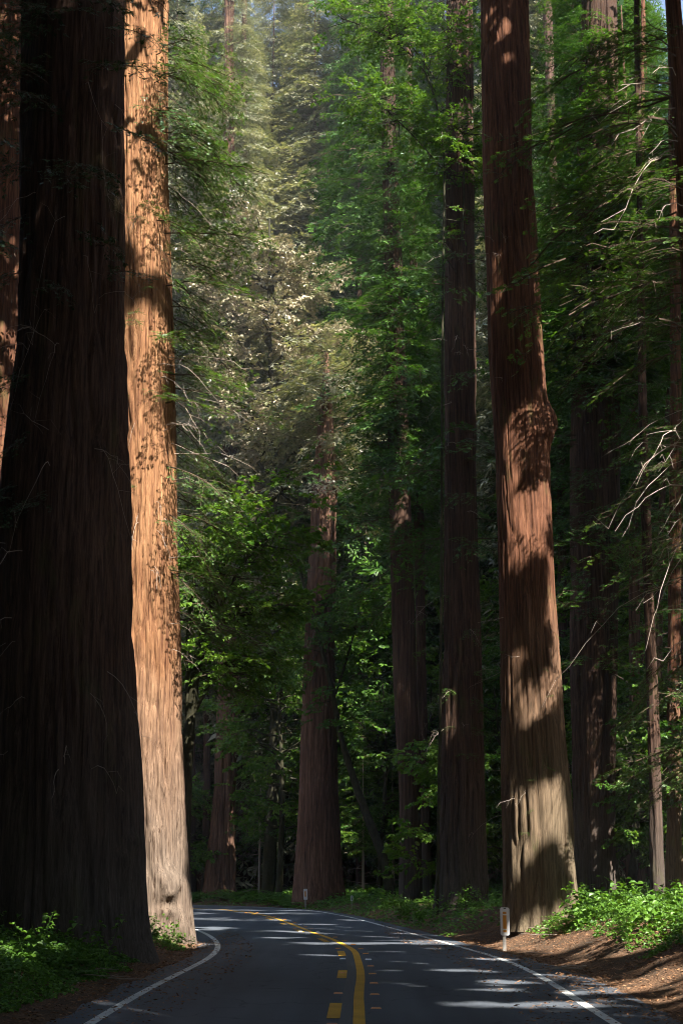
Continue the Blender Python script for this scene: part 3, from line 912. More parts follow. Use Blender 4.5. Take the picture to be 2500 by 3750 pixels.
THIN = [
    ('dark slim trunk rising just behind the sunlit tan trunk', [(1800, 690, 706), (2600, 688, 714), (3210, 684, 722)], 109, 'bark_dark'),
    ('thin pole-like dark trunk next to the sun-dappled redwood', [(1800, 750, 764), (2600, 746, 770), (3210, 740, 772)], 108, 'bark_dark'),
    ('narrow dark trunk amid the leaves between fern bank and broad redwood', [(1500, 1036, 1056), (2300, 1032, 1058), (3200, 1028, 1062)], 112, 'bark_dark'),
    ('thin brown trunk in the gap left of the broad redwood foot', [(2000, 968, 978), (2700, 964, 980), (3210, 960, 982)], 118, 'bark_far'),
    ('leaning tan trunk in the leaves behind the bright young redwood', [(1700, 1390, 1425), (2400, 1345, 1385), (3230, 1300, 1345)], 122, 'bark_far'),
    ('black slim trunk in the shade at the forest edge by bare twigs', [(800, 2476, 2498), (2000, 2400, 2425), (3250, 2392, 2428)], 70, 'bark_dark'),
    ('brown trunk with a smooth shaded foot beyond the leafy bank', [(1000, 2300, 2330), (2500, 2300, 2345), (3240, 2292, 2348)], 76, 'bark_far'),
    ('dull brown trunk behind the slender dark redwood', [(1000, 2520, 2550), (2500, 2480, 2530), (3250, 2470, 2530)], 80, 'bark_far'),
    ('shaded trunk showing between red-brown redwood and broad dark one', [(0, 1985, 2020), (1500, 2035, 2068), (3240, 2050, 2088)], 88, 'bark_dark'),
]
for k, (lb, rows, Y, mt) in enumerate(THIN):
    redwood(lb, rows, Y, mt, 44, 50, 40 + k, top=50 + k, whole=[(1 if Y < 95 else 0, 16 + k if k != 5 else 32, .5 if k != 5 else .3, .55 if k != 5 else .35)])
print('redwoods', NTRI[0], round(time.time() - T0, 1))

# ------------------------------------------------------------------ unseen redwoods beside and behind the viewer, added for shade, crowns thinned along sun lines
SHADE = [(6.2, 11.5, 24), (6.4, -2, 22), (8.2, 20, 25), (7.6, 6, 24), (9.5, 16, 26), (12, 24, 27), (8, -7, 22), (13.5, 33, 30), (16, 43, 36), (20, 51, 30), (23.5, 60, 26), (14, 10, 22), (19, 22, 22), (21, 35, 24), (27, 47, 22),
         (12, -3, 22), (29, 66, 22), (25, 76, 28), (-7.3, 4, 24), (-9, 14, 26), (-11.5, 23, 27), (-7, -8, 22), (-14, 33, 30), (-16, 8, 22), (-18, 21, 22), (-17, 44, 30), (-14, -5, 22), (-23, 34, 24),
         (7, -19, 22), (-7.5, -20, 22), (16, -14, 22), (14, 45, 34), (17.5, 56, 40), (11.5, 31, 30)]
for k, (x, y, z0) in enumerate(SHADE):
    rng = np.random.default_rng(900 + k)
    H_ = rng.uniform(56, 70)
    rr = rng.uniform(.7, 1.2)
    z0 = min(max(z0, .72 * y + 9), H_ - 20) if y > 18 else z0
    zt_ = np.arange(2, H_, 1.5)
    for dx, dy in [(0, 0)] + [(r_ * math.cos(t_) * (1 if x > 0 else -1), r_ * math.sin(t_)) for r_ in (1, 2, 3, 4, 5) for t_ in (0, .6, -.6, 1.2, -1.2)]:
        if open_to_sun(np.stack([0 * zt_ + x + dx, 0 * zt_ + y + dy, zt_], 1), rr * .8, HARD).all(): break
    else: continue
    x, y = x + dx, y + dy
    b = np.array([x, y, gz(x, y)])
    root = thing('redwood_tree', b, 'tall straight redwood beside the road, outside the view, shading it with its crown', 'tree', 'redwoods standing beside and behind the viewpoint')
    zz = np.linspace(-.3, H_, 12)
    V, Q = tube(np.stack([0 * zz, 0 * zz, zz], 1), rr * np.linspace(1.1, .1, 12), 16)
    link('trunk', quad_mesh('trunk', V, Q, [M['bark_dark']], smooth=True), root)
    n = 330 if abs(x) < 14.5 else 180
    Lc = 7.5 if abs(x) < 13 else 6.0
    o_, a_, e_, r_, s_ = whorl(rng, n, z0, H_, lambda z: Lc * (1.05 - .8 * ((z - z0) / (H_ - z0)) ** 1.5), lambda z: (0 * z + x, 0 * z + y, 0 * z + rr * .5), el=(-.4, .1), prefer=True)
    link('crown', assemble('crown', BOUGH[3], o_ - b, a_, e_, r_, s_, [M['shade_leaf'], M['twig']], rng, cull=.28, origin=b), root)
print('shade', NTRI[0], round(time.time() - T0, 1))

# ------------------------------------------------------------------ the sunlit wood beyond the bend
rng = np.random.default_rng(77)
spots = []
def try_spot(x, y, gap):
    if any((x - a) ** 2 + (y - b) ** 2 < gap * gap for a, b in spots): return False
    if inside_road(np.array([[x, y]]))[0] < 3: return False
    spots.append((x, y)); return True
tries = 0
for x, y in [(-15.5, 113), (-11.5, 117), (-6.5, 115), (-2.5, 112), (1.5, 108), (-9, 123), (-4.6, 121), (0, 119), (4.5, 117), (-13.5, 124), (6.5, 108), (10, 111), (3, 126), (-17.5, 121), (14.5, 97), (18.5, 101), (16, 112), (21.5, 109), (12.5, 105), (24.5, 104), (20, 93)]:
    spots.append((x, y))
while len(spots) < 120 and tries < 6000:
    tries += 1
    y = rng.uniform(112, 300)
    x = rng.uniform(-.33 * y - 6, .33 * y + 6)
    if y < 126 and abs(x / y * 4700 + 1250 - 800) < 140: continue
    try_spot(x, y, 6.5)
for k, (x, y) in enumerate(spots):
    v = 1
    px = 1250 + x / y * 4700
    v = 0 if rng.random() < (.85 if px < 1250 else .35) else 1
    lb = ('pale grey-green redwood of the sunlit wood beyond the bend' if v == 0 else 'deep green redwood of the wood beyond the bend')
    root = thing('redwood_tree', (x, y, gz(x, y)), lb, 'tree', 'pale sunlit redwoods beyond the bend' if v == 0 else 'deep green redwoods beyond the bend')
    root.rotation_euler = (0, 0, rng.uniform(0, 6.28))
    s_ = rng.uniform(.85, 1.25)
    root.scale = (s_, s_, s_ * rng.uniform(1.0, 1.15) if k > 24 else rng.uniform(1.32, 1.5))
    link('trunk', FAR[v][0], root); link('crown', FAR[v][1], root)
    if k < 32:
        for zo, sc_ in ((20, .8), (38, .55)):
            o = link('crown', FAR[v][1], root, (0, 0, zo)); o.scale = (sc_, sc_, .55); o.rotation_euler = (0, 0, 1.1 + zo)

# ------------------------------------------------------------------ broadleaved trees
def broad_tree(seed, H_, W, limbs, nspray, lod, leaf, lean=(0, 0), r0=.22, z_lo=.22, flat=1.0, size=1.0):
    rng = np.random.default_rng(seed)
    wood = Soup()
    zz = np.linspace(-.3, H_ * .9, 9)
    t = np.clip(zz / H_, 0, 1)
    axis = np.stack([lean[0] * t ** 1.5 + .3 * np.sin(t * 5 + seed), lean[1] * t ** 1.5 + .3 * np.cos(t * 4 + seed), zz], 1)
    wood.add(*tube(axis, r0 * np.linspace(1.1, .18, 9), 9))
    O, A, E_, Sz = [], [], [], []
    for k in range(limbs):
        u = rng.uniform(z_lo, .92)
        p0 = np.array([np.interp(u * H_ * .9, zz, axis[:, a]) for a in range(3)])
        az = k * 2.4 + rng.uniform(-.4, .4)
        ln = W * (1.1 - .75 * abs(u - .5) * 1.4) * rng.uniform(.6, 1.1)
        q = np.linspace(0, 1, 6)
        rise = rng.uniform(.15, .7) * flat
        pts = p0 + np.outer(q * ln, [math.cos(az), math.sin(az), 0]) + np.outer(ln * rise * (q - .45 * q ** 2), [0, 0, 1]) + np.concatenate([np.zeros((1, 3)), rng.normal(0, .05 * W, (5, 3))])
        wood.add(*tube(pts, r0 * .35 * np.linspace(1, .15, 6), 5))
        m = max(3, nspray // limbs)
        for j in range(m):
            v = rng.uniform(.25, 1)
            O.append([np.interp(v, q, pts[:, a]) for a in range(3)] + rng.normal(0, .12, 3))
            A.append(az + rng.normal(0, .9)); E_.append(rng.normal(-.05, .25)); Sz.append(rng.uniform(.7, 1.4) * size)
    O, A, E_, Sz = map(np.array, (O, A, E_, Sz))
    crown = assemble('crown', SPRAY[lod], O, A, E_, rng.normal(0, .3, len(O)), Sz, [M[leaf], M['twig']], rng)
    return wood.mesh('trunk', [M['bark_mossy']], True), crown

UND = [broad_tree(600, 13, 3.6, 22, 260, 2, 'understory_leaf'), broad_tree(601, 18, 4.2, 28, 320, 2, 'understory_leaf'),
       broad_tree(602, 9, 3.4, 18, 230, 2, 'maple_leaf'), broad_tree(603, 22, 4.6, 34, 360, 2, 'maple_leaf')]
TAN = broad_tree(610, 28, 4.4, 46, 1050, 1, 'tanoak_leaf_sunlit', size=.66, z_lo=.56)
def place(name, proto, loc, rz, s, label, cat, group=None):
    root = thing(name, loc, label, cat, group)
    root.rotation_euler = (0, 0, rz); root.scale = (s, s, s)
    link('trunk', proto[0], root); link('crown', proto[1], root)
    return root
# understorey behind and between the trunks
und = [(-9.5, 66, 3, .95), (-7.2, 72, 1, .9), (-12.5, 74, 3, 1.1), (-4.5, 98, 3, 1.05), (-14, 84, 1, 1.1), (-1.5, 104, 3, 1.15), (2.8, 97, 1, .9), (11.5, 98, 1, 1.0), (6.9, 101, 1, .95), (-6.0, 112, 3, 1.3),
       (-11, 116, 3, 1.3), (1.5, 116, 3, 1.3), (8.5, 104, 3, 1.2), (11.0, 82, 1, 1.0), (13.5, 76, 0, 1.0), (15.8, 82, 3, 1.0), (13.5, 94, 3, 1.2), (17.5, 92, 3, 1.25), (20.5, 86, 1, 1.2), (5.5, 112, 3, 1.4), (11, 115, 3, 1.4),
       (18, 104, 3, 1.4), (23, 102, 3, 1.3), (-18, 104, 3, 1.3), (-22, 96, 1, 1.2), (15.4, 62, 0, .9), (14.4, 70, 2, 1.1), (6.3, 72, 2, 1.0), (8.8, 76, 0, 1.0), (-8.5, 112, 2, 1.0), (-13, 106, 2, 1.1), (17.6, 72, 2, 1.2)]
for k, (x, y, v, s_) in enumerate(und):
    if inside_road(np.array([[x, y]]))[0] < 1.0: continue
    kind = 'bright green layered maple in the understorey' if v > 1 else 'dark green leafy understorey tree between the trunks'
    place('maple_tree' if v > 1 else 'bay_tree', UND[v], (x, y, gz(x, y)), k * 1.9, s_, kind, 'tree', 'understorey maples beyond the road' if v > 1 else 'dark understorey trees beyond the road')
# pale tanoak above the bend
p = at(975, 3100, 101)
place('tanoak_tree', TAN, (p[0], 101, gz(p[0], 101)), .4, 2.1, 'tall tanoak with sun gloss put into its pale pinkish leaf colour, above the bend', 'tree')

# maple with arching mossy limbs left of the bend
def px_path(pts, Y):
    return np.array([at(a, b, Y + (c[0] if c else 0)) for a, b, *c in pts])
def limb_tree(name, label, cat, Y, paths, radii, nspray, lod, leaf, seed, size=1.0, tail=.45):
    rng = np.random.default_rng(seed)
    base = px_path(paths[0][:1], Y)[0]
    base[2] = gz(base[0], Y)
    root = thing(name, base, label, cat)
    wood = Soup()
    O, A, E_, Sz = [], [], [], []
    for pts, (ra, rb) in zip(paths, radii):
        P = px_path(pts, Y)
        if pts is paths[0]: P = np.vstack([[P[0][0], P[0][1], base[2] - .3], P])
        s = np.linspace(0, 1, len(P)); q = np.linspace(0, 1, 4 * len(P))
        Pq = np.stack([np.interp(q, s, P[:, a]) for a in range(3)], 1)
        k = np.array([1, 2, 3, 2, 1]) / 9
        Pq = np.stack([np.convolve(np.pad(Pq[:, a], 2, 'edge'), k, 'valid') for a in range(3)], 1)
        wood.add(*tube(Pq - base, np.linspace(ra, rb, len(Pq)), 9))
        for j in range(nspray):
            v = rng.uniform(tail, 1)
            a = rng.uniform(0, 6.28)
            side = rng.uniform(0, 1.6, 1) * np.array([math.cos(a), math.sin(a), rng.normal(0, .25)])
            O.append(np.array([np.interp(v, q, Pq[:, c]) for c in range(3)]) - base + side)
            A.append(a + rng.normal(0, .5)); E_.append(rng.normal(-.1, .25)); Sz.append(rng.uniform(.6, 1.3) * size)
            if rng.random() < .5:
                wood.add(*tube(np.stack([O[-1] - side, O[-1]]), [.03, .012], 4))
    O, A, E_, Sz = map(np.array, (O, A, E_, Sz))
    link('trunk', wood.mesh('trunk', [M['bark_mossy']], True), root)
    link('crown', assemble('crown', SPRAY[lod], O, A, E_, rng.normal(0, .3, len(O)), Sz, [M[leaf], M['twig']], rng), root)
    return root
limb_tree('maple_tree', 'maple with dark arching mossy limbs behind the sunlit tan trunk', 'tree', 50,
    [[(672, 3190), (688, 2700), (720, 2420), (775, 2200), (850, 2010), (960, 1860), (1060, 1780)], [(700, 2560), (760, 2330), (850, 2130), (930, 2000), (1020, 1950)], [(690, 2680), (690, 2300), (720, 2050), (760, 1850)],
     [(690, 2650), (780, 2480), (860, 2400)], [(720, 2420), (800, 2290), (900, 2230), (1010, 2200)]],
    [(.26, .05), (.12, .03), (.13, .03), (.09, .02), (.08, .02)], 62, 1, 'maple_leaf', 620)
limb_tree('maple_tree', 'thin mossy trunk leaning across the foot of the broad redwood', 'tree', 89,
    [[(1428, 3262), (1405, 3140), (1352, 3010), (1310, 2900), (1275, 2790), (1245, 2690), (1222, 2560), (1180, 2380), (1120, 2180), (1080, 2000)], [(1222, 2560), (1290, 2350), (1330, 2150)]],
    [(.36, .08), (.1, .03)], 80, 1, 'understory_leaf', 621, 1.3, .62)
# bright maple shoots high up against the dark redwoods
limb_tree('maple_tree', 'bright yellow-green sunlit maple crown hanging high before the dark redwoods', 'tree', 57,
    [[(1600, 3260), (1612, 2600), (1616, 1800), (1620, 1000), (1630, 500), (1560, 240), (1400, 120), (1230, 60)], [(1690, 700), (1500, 480), (1330, 330)], [(1660, 500), (1640, 250), (1660, 20)], [(1690, 900), (1700, 650), (1690, 420)], [(1600, 300), (1480, 130), (1380, 20)]],
    [(.07, .03), (.04, .02), (.04, .02), (.04, .02), (.04, .02)], 90, 1, 'maple_leaf', 622, .72, .5)
# bright young redwood in the gap
def young_redwood(x, y, H_, n, seed, label, leaf='maple_leaf', W=2.6, lod=2):
    rng = np.random.default_rng(seed)
    b = (x, y, gz(x, y))
    root = thing('young_redwood', b, label, 'tree')
    zz = np.linspace(-.2, H_, 8)
    V, Q = tube(np.stack([0 * zz, 0 * zz, zz], 1), .11 * np.linspace(1, .1, 8), 8)
    link('trunk', quad_mesh('trunk', V, Q, [M['dead_twig']], smooth=True), root)
    o_, a_, e_, r_, s_ = whorl(rng, n, H_ * .3, H_, lambda z: W * (1.1 - .9 * (z / H_) ** 1.3), lambda z: (0 * z, 0 * z, 0 * z + .05), el=(-.25, .3))
    link('crown', assemble('crown', BOUGH[lod], o_, a_, e_, r_, s_, [M[leaf], M['twig']], rng), root)
    s = Soup()
    for k in range(26):
        z = rng.uniform(.4, H_ * .5); a = rng.uniform(0, 6.28); ln = rng.uniform(.6, 1.8)
        q = np.linspace(0, 1, 4)[:, None]
        P = np.array([0, 0, z]) + q * ln * np.array([math.cos(a), math.sin(a), .1]) + q ** 2 * np.array([0, 0, -rng.uniform(0, .6)]) + rng.normal(0, .03, (4, 3))
        s.add(*tube(P, [.02, .016, .012, .006], 4))
    tag(link('dead_twigs', s.mesh('dead_twigs', [M['dead_twig']]), root), kind='stuff')
p = at(1330, 3250, 95); young_redwood(p[0], 95, 9.5, 60, 650, 'bright young redwood lit up in the gap behind the leaning trunk')
p = at(1440, 3250, 98); young_redwood(p[0], 98, 8.5, 50, 651, 'second bright young redwood nearer the dark twin trunks in the sunlit gap')
p = at(950, 3220, 103); young_redwood(p[0], 103, 12, 60, 652, 'dull green young redwood on the fern bank beyond the bend', 'redwood_leaf', 3.2)
p = at(1030, 3220, 108); young_redwood(p[0], 108, 15, 70, 653, 'taller dull green young redwood behind the fern bank', 'redwood_leaf', 3.6)
print('wood', NTRI[0], round(time.time() - T0, 1))

# ------------------------------------------------------------------ unseen wood to the sides and behind the viewer, added to block open sky
rng = np.random.default_rng(55)
ring = []
tries = 0
while len(ring) < 95 and tries < 8000:
    tries += 1
    x, y = rng.uniform(-75, 75), rng.uniform(-95, 95)
    if y > 0 and abs(x) < .27 * y + 9 + 6 * (y > 20): continue
    if abs(x) < 9.5 and y < 12: continue
    if any((x - a) ** 2 + (y - b) ** 2 < 60 for a, b in ring) or any((x - a) ** 2 + (y - b) ** 2 < 30 for a, b, _ in SHADE): continue
    if inside_road(np.array([[x, y]]))[0] < 4: continue
    m_ = np.array([[x, y, z] for z in (15, 25, 35, 45, 55)])
    if not open_to_sun(m_, 3.5).all(): continue
    ring.append((x, y))
for k, (x, y) in enumerate(ring):
    v = 1
    root = thing('redwood_tree', (x, y, gz(x, y)), 'leafy redwood of the surrounding wood, outside the view', 'tree', 'redwoods of the surrounding wood')
    root.rotation_euler = (0, 0, rng.uniform(0, 6.28)); s_ = rng.uniform(.8, 1.05); root.scale = (s_ * 1.15, s_ * 1.15, s_)
    link('trunk', FAR[v][0], root); link('crown', FAR[v][1], root)

# ------------------------------------------------------------------ redwood at the roadside whose boughs hang into the view
def dead_branches(root, base, axis, n, z0, z1, L, az, seed, mat='dead_twig', rr=.016, name='dead_branch', sag=.5):
    rng = np.random.default_rng(seed)
    for k in range(n):
        s = Soup()
        z = rng.uniform(z0, z1); a = rng.uniform(*az); ln = L * rng.uniform(.35, 1.1)
        x, y, r = axis(z)
        q = np.linspace(0, 1, 8)[:, None]
        d = np.array([math.cos(a), math.sin(a), rng.uniform(-.3, .25)])
        P = np.array([x, y, z]) + np.array([math.cos(a), math.sin(a), 0]) * r * .85 + q * ln * d + q ** 2 * ln * np.array([0, 0, -sag * rng.uniform(.1, 1.2)]) + np.cumsum(rng.normal(0, .025 * ln, (8, 3)), 0)
        th = rr * rng.uniform(.5, 1.2)
        s.add(*tube(P - base, np.linspace(th, th * .25, 8), 4))
        for j in range(rng.integers(2, 6)):
            i = rng.integers(2, 8)
            e = P[i] - base
            dd = norm(d + rng.normal(0, .6, 3)) * ln * rng.uniform(.12, .35)
            mid = e + dd * .5 + rng.normal(0, .03 * ln, 3)
            s.add(*tube(np.stack([e, mid, e + dd + np.array([0, 0, -.1 * ln])]), [th * .5, th * .35, th * .15], 3))
        link(name, s.mesh(name, [M[mat]]), root)

xb, yb = 10.6, 38.0
b = np.array([xb, yb, gz(xb, yb)])
root = thing('redwood_tree', b, 'roadside redwood whose drooping boughs and bare twigs hang before the red-brown trunk', 'tree')
zz = np.linspace(-.3, 46, 14)
V, Q = tube(np.stack([0 * zz, 0 * zz, zz], 1), .5 * np.linspace(1.1, .1, 14), 20)
link('trunk', quad_mesh('trunk', V, Q, [M['bark_red']], smooth=True), root)
rng = np.random.default_rng(71)
ax = lambda z: (0 * z + xb, 0 * z + yb, 0 * z + .4)
parts = [whorl(rng, 40, 17, 28, lambda z: 0 * z + 5.4, ax, (PI * .86, PI * 1.28), (-.4, .0)),
         whorl(rng, 28, 5, 17, lambda z: 0 * z + 3.2, ax, (PI * .8, PI * 1.4), (-.6, .0)),
         whorl(rng, 10, 2.5, 7, lambda z: 0 * z + 2.4, ax, (PI * .8, PI * 1.4), (-.6, .0))]
o_, a_, e_, r_, s_ = (np.concatenate(c) for c in zip(*parts))
link('crown', assemble('crown', BOUGH[0], o_ - b, a_, e_, r_, s_, [M['bough_leaf_sunlit'], M['twig']], rng, cull=.03, origin=b), root)
dead_branches(root, b, lambda z: (xb, yb, .4), 30, 8, 27, 3.2, (PI * .85, PI * 1.35), 72, rr=.022, sag=.9)
dead_branches(L2, bL2, fL2, 16, 11, 24, 3.2, (-PI * .3, PI * .15), 73, rr=.018, sag=.9)
dead_branches(L2, bL2, fL2, 26, 8, 24, 1.3, FRONT, 74, rr=.009, name='bare_twig', sag=1.4)
dead_branches(L1, bL1, fL1, 30, 3, 22, 2.4, FRONT, 75, rr=.010, name='bare_twig', sag=1.8)
dead_branches(R1, bR1, fR1, 16, 3, 26, 1.2, (PI * .8, PI * 1.4), 76, rr=.009, name='bare_twig', sag=.3)
dead_branches(C4, bC4, fC4, 14, 6, 30, 2.2, (PI * 1.1, PI * 1.8), 77, rr=.014, name='bare_twig', sag=.7)

# ------------------------------------------------------------------ plants on the banks
def fern_proto(seed, n=13, L=.8):
    rng = np.random.default_rng(seed)
    B, D, U, l, T = [], [], [], [], []
    s = Soup()
    for k in range(n):
        a = k * 6.283 / n + rng.uniform(-.25, .25); ln = L * rng.uniform(.7, 1.15); up = rng.uniform(.5, 1.0)
        q = np.linspace(0, 1, 15)
        P = np.stack([np.cos(a) * ln * q * (.55 + .35 * q), np.sin(a) * ln * q * (.55 + .35 * q), ln * up * (q - .72 * q ** 2)], 1)
        s.add(*tube(P[::3], np.linspace(.006, .002, 5), 3), t=.4)
        sd = np.array([-np.sin(a), np.cos(a), 0]); tn = rng.uniform(.2, .8)
        for i in range(2, 15):
            for g in (1, -1):
                B.append(P[i]); D.append(sd * g + .35 * (P[i] - P[i - 1]) / max(1e-6, np.linalg.norm(P[i] - P[i - 1])) + np.array([0, 0, -.15])); U.append((0, 0, 1)); l.append(.17 * L * math.sin(.35 + 2.6 * q[i]) + .015); T.append(tn + rng.normal(0, .1))
    V, Q = diamonds(B, D, U, l, np.array(l) * .34 + .008)
    s.add(V, Q, 0, np.repeat(np.clip(T, 0, 1), 4))
    return s.mesh('fronds', [M['herb_leaf']])

def herb_proto(seed, n=4, h=.6, leaf=.09):
    rng = np.random.default_rng(seed)
    s = Soup()
    B, D, U, T, lv = [], [], [], [], []
    for k in range(n):
        a = rng.uniform(0, 6.28); hh = h * rng.uniform(.5, 1.15)
        q = np.linspace(0, 1, 6)
        P = np.stack([np.cos(a) * hh * .45 * q ** 1.5 + rng.normal(0, .05), np.sin(a) * hh * .45 * q ** 1.5 + rng.normal(0, .05), hh * q], 1)
        s.add(*tube(P, np.linspace(.006, .002, 6), 3), t=.35)
        for i in range(11):
            u = rng.uniform(.25, 1); an = rng.uniform(0, 6.28)
            p0 = np.array([np.interp(u, q, P[:, c]) for c in range(3)])
            d = np.array([math.cos(an), math.sin(an), rng.uniform(-.2, .35)])
            B.append(p0 + d * .05); D.append(d + np.array([0, 0, -.25])); U.append(norm(np.array([0, 0, 1]) + rng.normal(0, .25, 3))); T.append(rng.uniform(.2, .95)); lv.append(leaf * rng.uniform(.6, 1.3))
    V, Q = broadleaves(B, D, U, lv, np.array(lv) * .72)
    s.add(V, Q, 0, np.repeat(np.clip(T, 0, 1), 6))
    return s.mesh('leaves', [M['herb_leaf']])

FERN = [fern_proto(700 + k) for k in range(3)]
HERB = [herb_proto(710 + k, 4 + k % 3, .45 + .12 * k, .08 + .012 * k) for k in range(5)]
rng = np.random.default_rng(81)
def scatter(n, xr, yr, dmin, dmax=99, far=0):
    out = []
    for _ in range(n * 30):
        if len(out) >= n: break
        p_ = (rng.uniform(*xr), rng.uniform(*yr))
        d = inside_road(np.array([p_]))[0]
        if dmin < d < dmax: out.append(p_)
    return out
def plants(name, protos, pts, smin, smax, label, cat, group):
    for p_ in pts:
        o = link(name, protos[rng.integers(0, len(protos))], None, (p_[0], p_[1], gz(*p_) - .02))
        o.rotation_euler = (rng.normal(0, .1), rng.normal(0, .1), rng.uniform(0, 6.28))
        s_ = rng.uniform(smin, smax); o.scale = (s_, s_, s_)
        tag(o, label, cat, group)
plants('sword_fern', FERN, scatter(60, (-17, -2.4), (90, 106), 1.2, 7), 1.3, 2.1, 'arching green fern on the shaded bank beyond the bend', 'fern', 'ferns on the bank beyond the bend')
plants('sword_fern', FERN, scatter(16, (-9.5, -4.6), (23, 30.2), 1.6, 7), .7, 1.2, 'green fern at the foot of the huge dark trunk', 'fern', 'ferns below the huge dark trunk')
plants('sword_fern', FERN, scatter(18, (5.5, 11), (30, 44), 2.4, 8), .8, 1.3, 'arching fern on the leafy bank beside the red-brown redwood', 'fern', 'ferns on the leafy bank')
plants('leafy_plant', HERB, scatter(62, (5.6, 10), (24, 43), 2.1, 7), .8, 1.5, 'upright broad-leaved plant on the sunlit leafy bank', 'plant', 'broad-leaved plants on the leafy bank')
plants('leafy_plant', HERB, scatter(34, (-9.5, -4.4), (20, 30.5), 1.4, 7), .7, 1.2, 'low broad-leaved plant in the greenery below the huge dark trunk', 'plant', 'broad-leaved plants below the huge dark trunk')
plants('leafy_plant', HERB, [(-4.35 - .12 * k + .5 * math.sin(k * 2.1), 38.6 + .25 * math.cos(k * 1.7)) for k in range(12)], .6, 1.0, 'small bright plant at the foot of the sunlit tan trunk', 'plant', 'plants at the foot of the sunlit trunk')
plants('leafy_plant', HERB, scatter(40, (1.5, 5), (50, 78), .9, 4), .7, 1.2, 'dark low plant on the grassy verge of the outer bend', 'plant', 'plants on the verge of the outer bend')

def cover(name, label, n, xr, yr, dmin, leaf, hgt, seed, dens=.42, mat='herb_leaf', dmax=99):
    rng = np.random.default_rng(seed)
    P = np.stack([rng.uniform(*xr, n), rng.uniform(*yr, n)], 1)
    d = inside_road(P)
    k = fbm(P[:, 0] * .8, P[:, 1] * .8, 0, seed, 3)
    edge = d - dmin + .9 * (k - .5)
    keep = (edge > 0) & (d < dmax) & (fbm(P[:, 0] * 1.7, P[:, 1] * 1.7, 3, seed + 1, 2) > dens - .25 * sstep(0, 1.2, edge))
    P, d, edge, k = P[keep], d[keep], edge[keep], k[keep]
    n = len(P)
    h = hgt * (.25 + .9 * k) * sstep(-.1, 1.2, edge) * rng.uniform(.25, 1, n) + .03
    B = np.column_stack([P, gz_arr(P) + h])
    a = rng.uniform(0, 6.28, n)
    D = np.stack([np.cos(a), np.sin(a), rng.uniform(-.6, .3, n)], 1)
    U = norm(np.array([0, -.25, 1]) + rng.normal(0, .35, (n, 3)))
    lv = leaf * rng.uniform(.55, 1.35, n)
    small = leaf < .11
    V, Q = (broadleaves if small else diamonds)(B, D, U, lv, lv * rng.uniform(.6, .95, n))
    tone = np.clip(.15 + .9 * (k - .2) + rng.normal(0, .2, n), 0, 1)
    o = link(name, quad_mesh(name, V, Q, [M[mat]], None, np.repeat(tone, 6 if small else 4)))
    tag(o, label, 'ground cover', kind='stuff')
cover('ground_cover', 'dense low green leaves covering the bank below the red-brown redwood', 36000, (5, 12), (23, 46), 2.15, .075, .5, 91, dens=.38)
cover('ground_cover', 'dense green leaves around the foot of the huge dark trunk', 40000, (-11, -4), (18, 31), 1.25, .075, .45, 92, dens=.36)
cover('ground_cover', 'green leaves on the verge of the outer bend', 24000, (-3, 9), (46, 92), .75, .12, .3, 93, dmax=8)
cover('ground_cover', 'leafy undergrowth along the fern bank beyond the bend', 22000, (-20, 3), (84, 112), .8, .17, .6, 94, dmax=12)
cover('ground_cover', 'small leaves at the foot of the sunlit tan trunk', 4000, (-7, -4), (36.5, 42), .85, .06, .3, 95)
cover('ground_cover', 'shaded undergrowth in the wood beyond the leafy bank', 20000, (6, 26), (48, 95), 2.5, .2, .8, 96, mat='understory_leaf')

cover('ground_cover', 'low undergrowth under the bright young redwoods', 12000, (-4, 12), (88, 118), 2.0, .22, .7, 89)

# fallen needles and twigs
def fallen(name, label, n, xr, yr, dr, seed, mat, l=.07, w=.016):
    rng = np.random.default_rng(seed)
    P = np.stack([rng.uniform(*xr, n), rng.uniform(*yr, n)], 1)
    d = inside_road(P)
    k = (d > dr[0] + .35 * (fbm(P[:, 0] * 2, P[:, 1] * 2, 0, seed, 2) - .5)) & (d < dr[1])
    P = P[k]; n = len(P)
    B = np.column_stack([P, np.maximum(gz_arr(P), 0) + .008 + rng.uniform(0, .02, n)])
    a = rng.uniform(0, 6.28, n)
    V, Q = diamonds(B, np.stack([np.cos(a), np.sin(a), rng.normal(.05, .2, n)], 1), norm(np.array([0, 0, 1.]) + rng.normal(0, .5, (n, 3))), l * rng.uniform(.4, 1.8, n), w * rng.uniform(.6, 1.6, n))
    o = link(name, quad_mesh(name, V, Q, [M[mat]], None, np.repeat(rng.uniform(0, 1, n), 4)))
    tag(o, label, 'needles', kind='stuff')
M['needle'] = leaf_mat('needle', (.09, .045, .025), (.42, .23, .12), .05, .8, .1, (1, .8, .6))
fallen('fallen_needles', 'brown fallen redwood needles along the shoulder by the delineator', 22000, (3.5, 9), (18, 46), (.25, 3.2), 97, 'needle')
fallen('fallen_needles', 'brown fallen redwood needles along the shoulder below the dark trunk', 15000, (-8, -3), (16, 42), (.3, 2.4), 98, 'needle')
fallen('fallen_needles', 'scattered brown needles blown onto the asphalt by the shoulder', 5000, (1.5, 4), (17, 60), (-1.2, .2), 100, 'needle')
fallen('fallen_needles', 'scattered brown needles on the asphalt below the dark trunk', 3500, (-4, -1.5), (17, 50), (-1.0, .3), 101, 'needle')
rng = np.random.default_rng(99)
